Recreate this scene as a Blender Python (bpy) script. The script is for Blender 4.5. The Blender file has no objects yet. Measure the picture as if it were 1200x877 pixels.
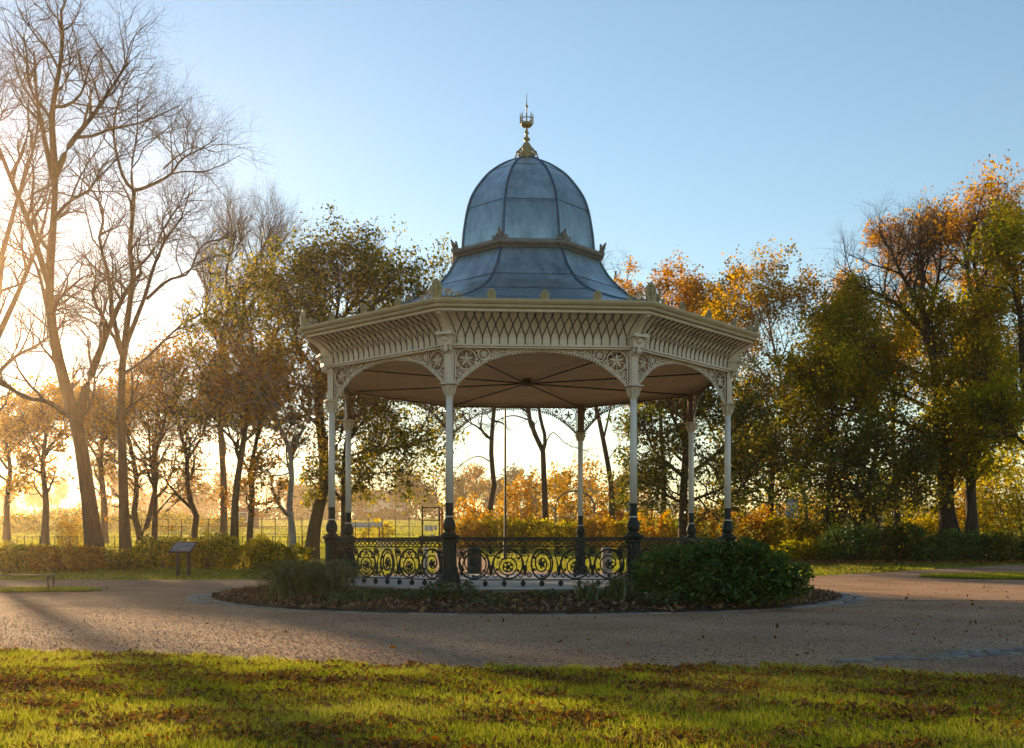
import bpy, math, random
import numpy as np
from mathutils import Vector

# ------------------------------------------------------------------ scene, camera, light
S = bpy.context.scene
COL = S.collection
R = math.radians
PI = math.pi
F, CX, HY, D0, EYE = 1237.0, 617.15, 639.5, 25.95, 1.22     # focal (px of the 1200 px photo), axis, horizon, distance, eye height

cam = bpy.data.cameras.new('camera')
co = bpy.data.objects.new('camera', cam)
COL.objects.link(co)
co.location = (0, -D0, EYE)
co.rotation_euler = (R(90), 0, 0)
cam.sensor_width = 36
cam.lens = 36 * F / 1200
cam.shift_x = (600 - CX) / 1200
cam.shift_y = (HY - 438.5) / 1200
cam.clip_start = 0.1
cam.clip_end = 6000
S.camera = co

SUN_AZ, SUN_EL = R(-29.0), R(10.5)           # azimuth from +Y (negative: to the left), elevation
sdir = Vector((math.sin(SUN_AZ) * math.cos(SUN_EL), math.cos(SUN_AZ) * math.cos(SUN_EL), math.sin(SUN_EL)))
sl = bpy.data.lights.new('sun', 'SUN')
sl.energy = 5.0
sl.angle = R(1.0)
sl.color = (1.0, 0.69, 0.36)
so = bpy.data.objects.new('sun', sl)
so.rotation_euler = sdir.to_track_quat('Z', 'Y').to_euler()
so.location = (-20, 40, 30)
COL.objects.link(so)

W = bpy.data.worlds.new('World')
S.world = W
W.use_nodes = True
wn = W.node_tree.nodes
sky = wn.new('ShaderNodeTexSky')
sky.sky_type = 'NISHITA'
sky.sun_disc = False
sky.sun_elevation = SUN_EL
sky.sun_rotation = SUN_AZ
sky.air_density = 1.25
sky.dust_density = 0.04
sky.ozone_density = 2.2
W.node_tree.links.new(sky.outputs[0], wn['Background'].inputs[0])
wn['Background'].inputs[1].default_value = 0.105

S.view_settings.view_transform = 'Standard'
S.view_settings.look = 'None'
S.view_settings.gamma = 1
S.view_settings.exposure = 1.12
cy = S.cycles
cy.max_bounces = 7
cy.diffuse_bounces = 4
cy.glossy_bounces = 3
cy.transmission_bounces = 4
cy.volume_bounces = 0
cy.use_denoising = True
cy.caustics_reflective = False
cy.caustics_refractive = False

rng = np.random.default_rng(7)
random.seed(7)


# ------------------------------------------------------------------ ground heights and pixel helper
def gz(y):
    t = y + D0 - 31.0
    z = 0.035 * (np.sqrt(t * t + 4.0) + t) / 2
    return np.where(z > 7.0, 7.0 + (z - 7.0) * 0.02, z)


def g1(y):
    return float(gz(np.array(float(y))))


def at(px, py, d):
    return ((px - CX) * d / F, d - D0, EYE + (HY - py) * d / F)


def xat(px, d):
    return (px - CX) * d / F


# ------------------------------------------------------------------ materials
MATS = {}


def newmat(name):
    m = bpy.data.materials.new(name)
    m.use_nodes = True
    n = m.node_tree.nodes
    for x in list(n):
        if x.type != 'OUTPUT_MATERIAL':
            n.remove(x)
    MATS[name] = m
    return m, n, m.node_tree.links, [x for x in n if x.type == 'OUTPUT_MATERIAL'][0]


def ramp(n, cols, pos=None):
    r = n.new('ShaderNodeValToRGB')
    el = r.color_ramp.elements
    k = len(cols)
    pos = pos or [i / (k - 1) for i in range(k)]
    while len(el) < k:
        el.new(0.5)
    for e, c, p in zip(el, cols, pos):
        e.position = p
        e.color = (c[0], c[1], c[2], 1)
    return r


def mat(name, c1, c2, scale=6.0, rough=0.6, metal=0.0, bump=0.15, detail=6, bscale=None, coords='Object', spec=0.4, rnd=0.0, stretch=None):
    """noise-mottled paint, stone, metal or bark"""
    m, n, l, out = newmat(name)
    b = n.new('ShaderNodeBsdfPrincipled')
    tc = n.new('ShaderNodeTexCoord')
    src = tc.outputs[coords]
    if coords == 'Object' and name.startswith('world_'):
        src = n.new('ShaderNodeNewGeometry').outputs['Position']
    if stretch:
        mp = n.new('ShaderNodeMapping')
        mp.inputs['Scale'].default_value = stretch
        l.new(src, mp.inputs[0])
        src = mp.outputs[0]
    no = n.new('ShaderNodeTexNoise')
    no.inputs['Scale'].default_value = scale
    no.inputs['Detail'].default_value = detail
    no.inputs['Roughness'].default_value = 0.65
    l.new(src, no.inputs[0])
    r = ramp(n, [c1, c2], [0.32, 0.68])
    l.new(no.outputs[0], r.inputs[0])
    col = r.outputs[0]
    if rnd:
        oi = n.new('ShaderNodeObjectInfo')
        hs = n.new('ShaderNodeHueSaturation')
        mr = n.new('ShaderNodeMapRange')
        mr.inputs[3].default_value = 1 - rnd
        mr.inputs[4].default_value = 1 + rnd
        l.new(oi.outputs['Random'], mr.inputs[0])
        l.new(mr.outputs[0], hs.inputs['Value'])
        l.new(col, hs.inputs['Color'])
        col = hs.outputs[0]
    l.new(col, b.inputs['Base Color'])
    b.inputs['Roughness'].default_value = rough
    b.inputs['Metallic'].default_value = metal
    b.inputs['Specular IOR Level'].default_value = spec
    if bump:
        n2 = n.new('ShaderNodeTexNoise')
        n2.inputs['Scale'].default_value = bscale or scale * 4
        n2.inputs['Detail'].default_value = 5
        l.new(src, n2.inputs[0])
        bp = n.new('ShaderNodeBump')
        bp.inputs['Strength'].default_value = bump
        bp.inputs['Distance'].default_value = 0.02
        l.new(n2.outputs[0], bp.inputs['Height'])
        l.new(bp.outputs[0], b.inputs['Normal'])
    l.new(b.outputs[0], out.inputs[0])
    return m


def leafmat(name, cols, trans=0.5, boost=1.5, gloss=0.0):
    m, n, l, out = newmat(name)
    ge = n.new('ShaderNodeNewGeometry')
    r = ramp(n, cols)
    no = n.new('ShaderNodeTexNoise')
    no.inputs['Scale'].default_value = 0.45
    no.inputs['Detail'].default_value = 2
    l.new(ge.outputs['Position'], no.inputs[0])
    mx = n.new('ShaderNodeMath')
    mx.operation = 'MULTIPLY_ADD'
    mx.inputs[1].default_value = 1.4
    mx.inputs[2].default_value = -0.7
    l.new(no.outputs[0], mx.inputs[0])
    ad = n.new('ShaderNodeMath')
    ad.operation = 'ADD'
    ad.use_clamp = True
    l.new(mx.outputs[0], ad.inputs[0])
    l.new(ge.outputs['Random Per Island'], ad.inputs[1])
    l.new(ad.outputs[0], r.inputs[0])
    df = n.new('ShaderNodeBsdfDiffuse')
    l.new(r.outputs[0], df.inputs[0])
    hs = n.new('ShaderNodeHueSaturation')
    hs.inputs['Saturation'].default_value = 1.1
    hs.inputs['Value'].default_value = boost
    l.new(r.outputs[0], hs.inputs['Color'])
    tr = n.new('ShaderNodeBsdfTranslucent')
    l.new(hs.outputs[0], tr.inputs[0])
    ms = n.new('ShaderNodeMixShader')
    ms.inputs[0].default_value = trans
    l.new(df.outputs[0], ms.inputs[1])
    l.new(tr.outputs[0], ms.inputs[2])
    o = ms.outputs[0]
    if gloss:
        gl = n.new('ShaderNodeBsdfGlossy')
        gl.inputs['Roughness'].default_value = 0.35
        gl.inputs[0].default_value = (0.8, 0.85, 0.9, 1)
        m2 = n.new('ShaderNodeMixShader')
        m2.inputs[0].default_value = gloss
        l.new(o, m2.inputs[1])
        l.new(gl.outputs[0], m2.inputs[2])
        o = m2.outputs[0]
    l.new(o, out.inputs[0])
    return m


# paints and metals
CREAM = mat('cream_paint', (0.50, 0.42, 0.315), (0.65, 0.56, 0.44), 2.2, 0.5, bump=0.05)
INNER = mat('brown_inner_face', (0.15, 0.095, 0.06), (0.22, 0.145, 0.09), 4.0, 0.6, bump=0.05)  # darker brown for the ironwork halves turned into the bandstand
CREAM2 = mat('cream_gutter_paint', (0.38, 0.31, 0.19), (0.47, 0.39, 0.25), 3.0, 0.5, bump=0.05)
RIBM = mat('dark_brown_rib', (0.040, 0.030, 0.020), (0.07, 0.05, 0.032), 8.0, 0.55, bump=0.03)  # dark brown tone of the frieze ribs and neck rings
CEILM = mat('ceiling_paint', (0.66, 0.46, 0.26), (0.74, 0.53, 0.32), 1.2, 0.6, bump=0.04, rnd=0.06)
IRON = mat('dark_green_iron', (0.006, 0.012, 0.008), (0.014, 0.022, 0.016), 9.0, 0.5, bump=0.05, spec=0.25)
ROD = mat('black_rod', (0.015, 0.013, 0.01), (0.03, 0.025, 0.02), 9.0, 0.5, bump=0)
SHAFT = mat('pale_shaft_paint', (0.56, 0.53, 0.47), (0.66, 0.63, 0.57), 4.0, 0.45, bump=0.06)
GOLD = mat('gilded_cream', (0.27, 0.215, 0.10), (0.40, 0.33, 0.17), 9.0, 0.45, bump=0.05)
ZINC = mat('zinc_sheet', (0.16, 0.225, 0.255), (0.34, 0.44, 0.48), 3.2, 0.30, 0.62, bump=0.06, bscale=5, rnd=0.22, stretch=(1, 1, 0.35))
SEAM = mat('zinc_seam', (0.05, 0.085, 0.115), (0.10, 0.15, 0.19), 6.0, 0.42, 0.55, bump=0.05)
LEAD = mat('lead_cornice', (0.14, 0.13, 0.12), (0.22, 0.20, 0.19), 5.0, 0.55, 0.1, bump=0.1)
STONE = mat('plinth_stone', (0.20, 0.17, 0.14), (0.33, 0.29, 0.25), 4.0, 0.85, bump=0.3)
DECK = mat('deck_stone', (0.38, 0.34, 0.30), (0.48, 0.43, 0.38), 2.0, 0.75, bump=0.15)
SETT = mat('sett_stone', (0.16, 0.135, 0.115), (0.28, 0.24, 0.205), 8.0, 0.8, bump=0.4, rnd=0.25)
BLUESETT = mat('blue_sett_stone', (0.13, 0.115, 0.105), (0.25, 0.225, 0.205), 8.0, 0.95, bump=0.4, rnd=0.25)
WOODD = mat('dark_wood', (0.035, 0.022, 0.014), (0.08, 0.05, 0.032), 5.0, 0.7, bump=0.2, stretch=(8, 8, 1))
WOODP = mat('pale_wood', (0.52, 0.42, 0.31), (0.66, 0.55, 0.42), 5.0, 0.7, bump=0.2)
WHITE = mat('white_board', (0.70, 0.68, 0.64), (0.80, 0.78, 0.74), 5.0, 0.6, bump=0)
PANELM = mat('information_panel', (0.13, 0.12, 0.13), (0.27, 0.23, 0.22), 4.0, 0.25, bump=0)
GALV = mat('galvanised_steel', (0.42, 0.40, 0.38), (0.55, 0.53, 0.50), 9.0, 0.35, 0.6, bump=0)
ORANGEP = mat('orange_paint', (0.45, 0.10, 0.02), (0.55, 0.14, 0.03), 9.0, 0.5, bump=0)
BLUEP = mat('blue_sign_paint', (0.12, 0.26, 0.55), (0.2, 0.36, 0.66), 9.0, 0.5, bump=0)
BRICK = mat('brick_wall', (0.24, 0.09, 0.06), (0.34, 0.14, 0.09), 9.0, 0.85, bump=0.1)
RENDERW = mat('pale_render', (0.45, 0.41, 0.36), (0.55, 0.5, 0.45), 3.0, 0.85, bump=0.1)
SLATE = mat('roof_slate', (0.10, 0.10, 0.11), (0.17, 0.16, 0.16), 4.0, 0.7, bump=0.2)
GLASSD = mat('dark_window_glass', (0.03, 0.035, 0.04), (0.05, 0.06, 0.07), 2.0, 0.12, bump=0)
BARK = mat('bark', (0.020, 0.013, 0.009), (0.068, 0.044, 0.030), 3.0, 0.9, bump=0.9, bscale=9, stretch=(3, 3, 0.6))
BARKG = mat('mossy_bark', (0.028, 0.022, 0.012), (0.085, 0.068, 0.038), 3.0, 0.9, bump=0.9, bscale=9, stretch=(3, 3, 0.6))
BARKP = mat('pale_bark', (0.16, 0.14, 0.11), (0.30, 0.26, 0.21), 3.0, 0.85, bump=0.5, bscale=9, stretch=(3, 3, 0.6))
TWIG = mat('twig_bark', (0.050, 0.034, 0.026), (0.085, 0.06, 0.045), 3.0, 0.9, bump=0)

# foliage
L_OLIVE = leafmat('olive_leaf', [(0.040, 0.052, 0.008), (0.088, 0.102, 0.012), (0.17, 0.155, 0.014), (0.34, 0.235, 0.016)], 0.6, 2.0)
L_BROWN = leafmat('russet_leaf', [(0.10, 0.055, 0.014), (0.20, 0.10, 0.016), (0.30, 0.15, 0.02), (0.15, 0.12, 0.02)], 0.58, 2.0)
L_ORANGE = leafmat('orange_leaf', [(0.20, 0.085, 0.012), (0.34, 0.15, 0.014), (0.42, 0.23, 0.02), (0.26, 0.19, 0.02)], 0.58, 2.0)
L_GOLD = leafmat('golden_leaf', [(0.12, 0.10, 0.015), (0.30, 0.19, 0.018), (0.42, 0.26, 0.02), (0.46, 0.22, 0.02)], 0.55, 1.9)
L_YGREEN = leafmat('yellow_green_leaf', [(0.11, 0.122, 0.016), (0.21, 0.207, 0.018), (0.32, 0.265, 0.020), (0.46, 0.31, 0.024)], 0.68, 2.0)
L_DARK = leafmat('dark_evergreen_leaf', [(0.026, 0.044, 0.008), (0.052, 0.072, 0.011), (0.095, 0.108, 0.014), (0.27, 0.20, 0.022)], 0.5, 1.9, 0.02)
L_FAR = leafmat('far_brown_leaf', [(0.05, 0.042, 0.022), (0.095, 0.075, 0.036), (0.14, 0.105, 0.045)], 0.35, 1.4)
L_FARO = leafmat('far_olive_leaf', [(0.035, 0.042, 0.018), (0.065, 0.072, 0.026), (0.11, 0.105, 0.035)], 0.35, 1.4)
L_SHRUB = leafmat('shrub_leaf', [(0.026, 0.058, 0.012), (0.045, 0.092, 0.016), (0.072, 0.13, 0.022), (0.11, 0.16, 0.03)], 0.3, 1.5, 0.02)
L_BLADE = leafmat('strap_leaf', [(0.05, 0.075, 0.025), (0.09, 0.12, 0.04), (0.15, 0.16, 0.06), (0.20, 0.18, 0.09)], 0.35, 1.3, 0.04)
L_IVY = leafmat('groundcover_leaf', [(0.045, 0.075, 0.022), (0.075, 0.11, 0.03), (0.13, 0.16, 0.055)], 0.3, 1.3, 0.04)
GRASSM = leafmat('grass_blade', [(0.105, 0.135, 0.015), (0.18, 0.205, 0.022), (0.28, 0.28, 0.036), (0.38, 0.34, 0.085)], 0.55, 1.7)
LITTER = leafmat('fallen_leaf', [(0.06, 0.03, 0.018), (0.13, 0.06, 0.025), (0.20, 0.12, 0.07), (0.34, 0.12, 0.02), (0.10, 0.05, 0.03), (0.36, 0.20, 0.04)], 0.3, 1.3)
LITTERD = leafmat('dead_leaf', [(0.06, 0.035, 0.022), (0.15, 0.085, 0.05), (0.25, 0.165, 0.105), (0.30, 0.16, 0.06)], 0.2, 1.2)


def ground_mat(name, cols, s1, s2, bump, bs, rough=0.95, dist=0.02, wt=0.5, lo=0.34, hi=0.66):
    m, n, l, out = newmat(name)
    b = n.new('ShaderNodeBsdfPrincipled')
    ge = n.new('ShaderNodeNewGeometry')
    a = n.new('ShaderNodeTexNoise')
    a.inputs['Scale'].default_value = s1
    a.inputs['Detail'].default_value = 6
    v = n.new('ShaderNodeTexNoise')
    v.inputs['Scale'].default_value = s2
    v.inputs['Detail'].default_value = 3
    for q in (a, v):
        l.new(ge.outputs['Position'], q.inputs[0])
    mx = n.new('ShaderNodeMath')
    mx.operation = 'MULTIPLY_ADD'
    mx.inputs[1].default_value = 1 - wt
    l.new(a.outputs[0], mx.inputs[0])
    h = n.new('ShaderNodeMath')
    h.operation = 'MULTIPLY'
    h.inputs[1].default_value = wt
    l.new(v.outputs[0], h.inputs[0])
    l.new(h.outputs[0], mx.inputs[2])
    r = ramp(n, cols, [lo + (hi - lo) * i / (len(cols) - 1) for i in range(len(cols))])
    l.new(mx.outputs[0], r.inputs[0])
    l.new(r.outputs[0], b.inputs['Base Color'])
    b.inputs['Roughness'].default_value = rough
    b.inputs['Specular IOR Level'].default_value = 0.25
    vo = n.new('ShaderNodeTexVoronoi')
    vo.inputs['Scale'].default_value = bs
    l.new(ge.outputs['Position'], vo.inputs[0])
    bp = n.new('ShaderNodeBump')
    bp.inputs['Strength'].default_value = bump
    bp.inputs['Distance'].default_value = dist
    bp.invert = True
    l.new(vo.outputs['Distance'], bp.inputs['Height'])
    l.new(bp.outputs[0], b.inputs['Normal'])
    l.new(b.outputs[0], out.inputs[0])
    return m


GRAVEL = ground_mat('gravel', [(0.195, 0.095, 0.046), (0.345, 0.182, 0.095), (0.43, 0.248, 0.135), (0.53, 0.345, 0.205)], 0.5, 55, 0.75, 70, dist=0.012, wt=0.62, lo=0.36, hi=0.64)
LAWNM = ground_mat('lawn_ground', [(0.030, 0.040, 0.010), (0.055, 0.070, 0.014), (0.085, 0.095, 0.02), (0.10, 0.085, 0.03)], 0.3, 14, 0.8, 22, dist=0.03)
SOIL = ground_mat('soil', [(0.035, 0.024, 0.016), (0.075, 0.05, 0.032), (0.12, 0.08, 0.05)], 1.2, 18, 0.8, 22, dist=0.03)
PEBBLE = leafmat('pebble', [(0.13, 0.075, 0.045), (0.27, 0.165, 0.10), (0.46, 0.33, 0.22), (0.20, 0.13, 0.09)], 0.0, 1.0)


# ------------------------------------------------------------------ mesh helpers
class G:
    """collects simple shapes; build() links them as ONE mesh object"""

    def __init__(s):
        s.v, s.f = [], []

    def add(s, v, f):
        o = len(s.v)
        s.v += [tuple(p) for p in v]
        s.f += [tuple(o + i for i in q) for q in f]

    def box(s, c, size, rz=0.0, top=1.0):
        x, y, z = (k / 2 for k in size)
        ca, sa = math.cos(rz), math.sin(rz)
        P = []
        for k, (sx, sy, sz) in enumerate([(-1, -1, -1), (1, -1, -1), (1, 1, -1), (-1, 1, -1), (-1, -1, 1), (1, -1, 1), (1, 1, 1), (-1, 1, 1)]):
            t = top if sz > 0 else 1
            a, b = sx * x * t, sy * y * t
            P.append((c[0] + a * ca - b * sa, c[1] + a * sa + b * ca, c[2] + sz * z))
        s.add(P, [(0, 3, 2, 1), (4, 5, 6, 7), (0, 1, 5, 4), (1, 2, 6, 5), (2, 3, 7, 6), (3, 0, 4, 7)])
        return s

    def beam(s, a, b, w, h):
        """square bar from a to b"""
        return s.tube([a, b], [w, w], 4, flat=h / w)

    def tube(s, pts, r, n=6, closed=False, flat=1.0, up=(0, 0, 1)):
        P = [Vector(p) for p in pts]
        m = len(P)
        rr = r if isinstance(r, (list, tuple)) else [r] * m
        V = []
        for i in range(m):
            a = P[(i - 1) % m] if (closed or i > 0) else P[i]
            b = P[(i + 1) % m] if (closed or i < m - 1) else P[i]
            t = (b - a).normalized()
            u = Vector(up)
            if abs(t.dot(u)) > 0.95:
                u = Vector((1, 0, 0)) if abs(t.x) < 0.9 else Vector((0, 1, 0))
            x = t.cross(u).normalized()
            y = x.cross(t).normalized()
            for k in range(n):
                q = 2 * PI * (k + 0.5) / n
                V.append(P[i] + x * (rr[i] * math.cos(q)) + y * (rr[i] * flat * math.sin(q)))
        Fc = []
        for i in range(m if closed else m - 1):
            for k in range(n):
                a, b = i * n + k, i * n + (k + 1) % n
                c, d = ((i + 1) % m) * n + (k + 1) % n, ((i + 1) % m) * n + k
                Fc.append((a, b, c, d))
        if not closed:
            Fc.append(tuple(range(n))[::-1])
            Fc.append(tuple((m - 1) * n + k for k in range(n)))
        s.add(V, Fc)
        return s

    def lathe(s, prof, n=16, c=(0, 0), rot=0.0, cap=True, flute=0.0):
        V, Fc = [], []
        for r, z in prof:
            for k in range(n):
                q = rot + 2 * PI * k / n
                q2 = r * (1 - (flute if k % 2 else 0))
                V.append((c[0] + q2 * math.cos(q), c[1] + q2 * math.sin(q), z))
        for i in range(len(prof) - 1):
            for k in range(n):
                Fc.append((i * n + k, i * n + (k + 1) % n, (i + 1) * n + (k + 1) % n, (i + 1) * n + k))
        if cap:
            Fc.append(tuple(range(n))[::-1])
            Fc.append(tuple((len(prof) - 1) * n + k for k in range(n)))
        s.add(V, Fc)
        return s

    def ball(s, c, r, n=8, m=5, sc=(1, 1, 1)):
        V, Fc = [], []
        for i in range(m + 1):
            t = PI * i / m
            for k in range(n):
                q = 2 * PI * k / n
                V.append((c[0] + r * sc[0] * math.sin(t) * math.cos(q), c[1] + r * sc[1] * math.sin(t) * math.sin(q), c[2] - r * sc[2] * math.cos(t)))
        for i in range(m):
            for k in range(n):
                Fc.append((i * n + k, i * n + (k + 1) % n, (i + 1) * n + (k + 1) % n, (i + 1) * n + k))
        s.add(V, Fc)
        return s

    def build(s, name, m, parent=None, smooth=False):
        me = bpy.data.meshes.new(name)
        me.from_pydata(s.v, [], s.f)
        return link(name, me, m, parent, smooth)


def link(name, me, m, parent=None, smooth=False):
    for x in (m if isinstance(m, (list, tuple)) else [m]):
        me.materials.append(x)
    if smooth:
        me.polygons.foreach_set('use_smooth', np.ones(len(me.polygons), dtype=bool))
    me.update()
    o = bpy.data.objects.new(name, me)
    COL.objects.link(o)
    if parent:
        o.parent = parent
    return o


def npmesh(name, V, Fs, m, parent=None, smooth=False, mi=None):
    """V (n,3); Fs list of int arrays (k,3) or (k,4); mi material index of each array"""
    me = bpy.data.meshes.new(name)
    V = np.asarray(V, dtype=np.float32)
    me.vertices.add(len(V))
    me.vertices.foreach_set('co', V.ravel())
    loops = np.concatenate([f.ravel() for f in Fs]).astype(np.int32)
    tot = np.concatenate([np.full(len(f), f.shape[1]) for f in Fs]).astype(np.int32)
    start = np.concatenate([[0], np.cumsum(tot)[:-1]]).astype(np.int32)
    me.loops.add(len(loops))
    me.loops.foreach_set('vertex_index', loops)
    me.polygons.add(len(tot))
    me.polygons.foreach_set('loop_start', start)
    me.polygons.foreach_set('loop_total', tot)
    if mi is not None:
        me.polygons.foreach_set('material_index', np.concatenate([np.full(len(f), k) for f, k in zip(Fs, mi)]).astype(np.int32))
    me.update(calc_edges=True)
    return link(name, me, m, parent, smooth)


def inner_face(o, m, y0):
    """second material on the faces that look into the bandstand"""
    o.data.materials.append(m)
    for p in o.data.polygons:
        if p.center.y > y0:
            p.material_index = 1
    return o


def tag(o, label=None, cat=None, group=None, kind=None):
    if label:
        o['label'] = label
    if cat:
        o['category'] = cat
    if group:
        o['group'] = group
    if kind:
        o['kind'] = kind
    return o


def empty(name, loc, label, cat, group=None, rz=0.0):
    o = bpy.data.objects.new(name, None)
    o.empty_display_size = 0.3
    o.location = loc
    o.rotation_euler = (0, 0, rz)
    COL.objects.link(o)
    return tag(o, label, cat, group)


def part(name, parent, rz=0.0, loc=(0, 0, 0)):
    o = bpy.data.objects.new(name, None)
    o.empty_display_size = 0.1
    o.location = loc
    o.rotation_euler = (0, 0, rz)
    COL.objects.link(o)
    o.parent = parent
    return o


def put(src, parent, loc=(0, 0, 0), rz=0.0, scale=None):
    """copy of one mesh object (mesh shared) under parent"""
    c = src.copy()
    COL.objects.link(c)
    c.parent = parent
    c.location = loc
    c.rotation_euler = (0, 0, rz)
    if scale:
        c.scale = scale
    return c


def kids(o):
    return [x for x in bpy.data.objects if x.parent == o]


def copy_tree(o, parent=None, ch=None):
    c = o.copy()
    COL.objects.link(c)
    if parent:
        c.parent = parent
    for k in kids(o):
        copy_tree(k, c)
    return c


# ------------------------------------------------------------------ the ground, path, bed
def path_outer(a):
    """outer radius of the gravel ring at angle a (degrees, 0 = towards the camera, positive right)"""
    A = np.array([-180, -150, -130, -100, -70, -45, -30, -25, -21.7, -15.6, -9.1, -3.7, 0.7, 5.7, 10.4, 12.8, 15, 20, 30, 60, 90, 120, 140, 160, 180.0])
    Q = np.array([12.6, 11.6, 11.5, 14, 16, 16, 15.6, 15.3, 15.0, 14.75, 15.1, 15.48, 15.58, 15.5, 15.7, 16.15, 17.0, 18.5, 19, 18, 17, 14.5, 13.2, 12.8, 12.6])
    return np.interp(a, A, Q)


def ang_of(x, y):
    return np.degrees(np.arctan2(x, -y))


def island_l(x, y):
    return (x < -11.2) & (y > 0.4 - (x + 11.2) * 0.1) & (y < 3.2 - 0.25 * np.abs(x + 14)) & (x > -22)


def island_r(x, y):
    return ((x - 17.5) / 4.4) ** 2 + ((y - 9.2) / 1.55) ** 2 < 1


def on_path(x, y):
    r = np.hypot(x, y)
    p = r < path_outer(ang_of(x, y)) + 0.12 * np.sin(9 * x + 4 * y) + 0.08 * np.sin(23 * x)
    p |= (x < -6) & (y > -5) & (y < 8.0 + 0.03 * (x + 8))
    p |= (x > 7) & (y > -3) & (y < np.minimum(9.8 + (x - 9.8) * 0.72, 17.0))
    p |= (np.abs(x - (-1.9 - 0.085 * (y - 9))) < 1.15) & (y > 9) & (y < 34)
    return p & ~island_l(x, y) & ~island_r(x, y)


def on_bed(x, y):
    return np.hypot(x, y) < 7.55


def sheet(name, X, Y, dz, m, kind='structure', label=None):
    """grid sheet; X, Y (a,b) arrays"""
    a, b = X.shape
    Z = gz(Y) + dz
    V = np.stack([X, Y, Z], -1).reshape(-1, 3)
    i = np.arange(a * b).reshape(a, b)
    Fq = np.stack([i[:-1, :-1], i[1:, :-1], i[1:, 1:], i[:-1, 1:]], -1).reshape(-1, 4)
    o = npmesh(name, V, [Fq], m, smooth=True)
    return tag(o, label, None, None, kind)


xs = np.concatenate([-np.geomspace(60, 600, 12)[::-1], np.linspace(-58, 58, 59), np.geomspace(60, 600, 12)])
ys = np.concatenate([np.linspace(-60, -28, 6), np.linspace(-27, 60, 88), np.linspace(62, 280, 60), np.geomspace(290, 800, 12)])
Xg, Yg = np.meshgrid(xs, ys, indexing='ij')
sheet('ground', Xg, Yg, 0.0, LAWNM, label='park lawn rising gently away behind the bandstand')

th = np.linspace(-PI, PI, 361)
tt = np.linspace(0, 1, 30)
ro = path_outer(np.degrees(th)) + 0.08 * np.sin(th * 57) + 0.05 * np.sin(th * 131)
RR = 7.4 + (ro[:, None] - 7.4) * tt[None, :]
sheet('gravel_path', RR * np.sin(th)[:, None], -RR * np.cos(th)[:, None], 0.010, GRAVEL, label='brown gravel ring path round the bandstand')


def strip(x0, x1, n, lo, hi, dz, k=26):
    x = np.linspace(x0, x1, n)
    t = np.linspace(0, 1, k)
    L, H = lo(x), hi(x)
    Y = L[:, None] + (H - L)[:, None] * t[None, :]
    return sheet('gravel_path', np.repeat(x[:, None], k, 1), Y, dz, GRAVEL, label='gravel branch path crossing the lawn')


strip(-60, -6, 60, lambda x: -5 + 0 * x, lambda x: 8.0 + 0.03 * (x + 8), 0.015)
strip(7, 60, 60, lambda x: -3 + 0 * x, lambda x: np.minimum(9.8 + (x - 9.8) * 0.72, 17.0), 0.020)
yb = np.linspace(9, 34, 40)
tb = np.linspace(-1.15, 1.15, 6)
sheet('gravel_path', (-1.9 - 0.085 * (yb - 9))[:, None] + tb[None, :], np.repeat(yb[:, None], 6, 1), 0.025, GRAVEL, label='narrow gravel path leading away behind the bandstand')

# grass islands lie on the gravel as their own low sheets
for nm, (cx_, cy_), (rx_, ry_) in (('grass_verge', (-16.6, 1.7), (5.4, 1.25)), ('grass_verge', (17.5, 9.2), (4.4, 1.55))):
    a_ = np.linspace(0, 2 * PI, 60)
    q_ = np.linspace(0, 1, 8)
    sheet(nm, cx_ + rx_ * np.cos(a_)[:, None] * q_[None, :], cy_ + ry_ * np.sin(a_)[:, None] * q_[None, :], 0.04, LAWNM, label='grass island in the gravel')

# planting bed: a low dome of soil round the plinth
a_ = np.linspace(0, 2 * PI, 181)
q_ = np.linspace(5.0, 7.5, 12)
Xb, Yb = q_[None, :] * np.sin(a_)[:, None], -q_[None, :] * np.cos(a_)[:, None]
o = sheet('planting_bed', Xb, Yb, 0.0, SOIL, label='round soil bed about the bandstand plinth')
co_ = np.empty(len(o.data.vertices) * 3, dtype=np.float32)
o.data.vertices.foreach_get('co', co_)
co_ = co_.reshape(-1, 3)


def bed_z(r):
    return 0.24 * np.clip((7.45 - r) / 1.9, 0, 1) ** 0.8 + 0.03


rb = np.hypot(co_[:, 0], co_[:, 1])
co_[:, 2] = np.where(rb > 7.46, 0.004, bed_z(rb)) + 0.02 * np.sin(co_[:, 0] * 5) * np.sin(co_[:, 1] * 4) * (rb < 7.3)
o.data.vertices.foreach_set('co', co_.ravel())

# ------------------------------------------------------------------ the bandstand
TH = 3.94
RC, REV, ZD = 4.9, 5.65, 0.385
C22, S22 = math.cos(R(22.5)), math.sin(R(22.5))
ROT8 = R(TH + 22.5 - 90)
FACE = [TH + 45 * k for k in range(8)]               # 0 front, 1 front right, ... 7 front left
VERT = [TH + 22.5 + 45 * k for k in range(8)]        # 0 front-right column, 7 front-left column

band = empty('bandstand', (0, 0, 0), 'octagonal cream and green cast-iron bandstand with blue-grey metal dome', 'bandstand')

# plinth and deck
g = G().lathe([(5.42, -0.15), (5.42, 0.26), (5.36, 0.28), (5.36, 0.345)], 8, rot=ROT8)
g.build('plinth', STONE, band)
g = G().lathe([(5.30, 0.346), (5.46, 0.35), (5.46, ZD - 0.006), (5.44, ZD)], 8, rot=ROT8)
g.build('deck', DECK, band)
stp = G()
for i in range(2):
    stp.box((0, 5.28 + 0.32 * (1 - i) - 0.1, 0.085 + 0.13 * i), (2.6, 0.6 + 0.30 * (1 - i), 0.13))
stp.build('entrance_step', STONE, band).rotation_euler = (0, 0, R(TH))


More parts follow.
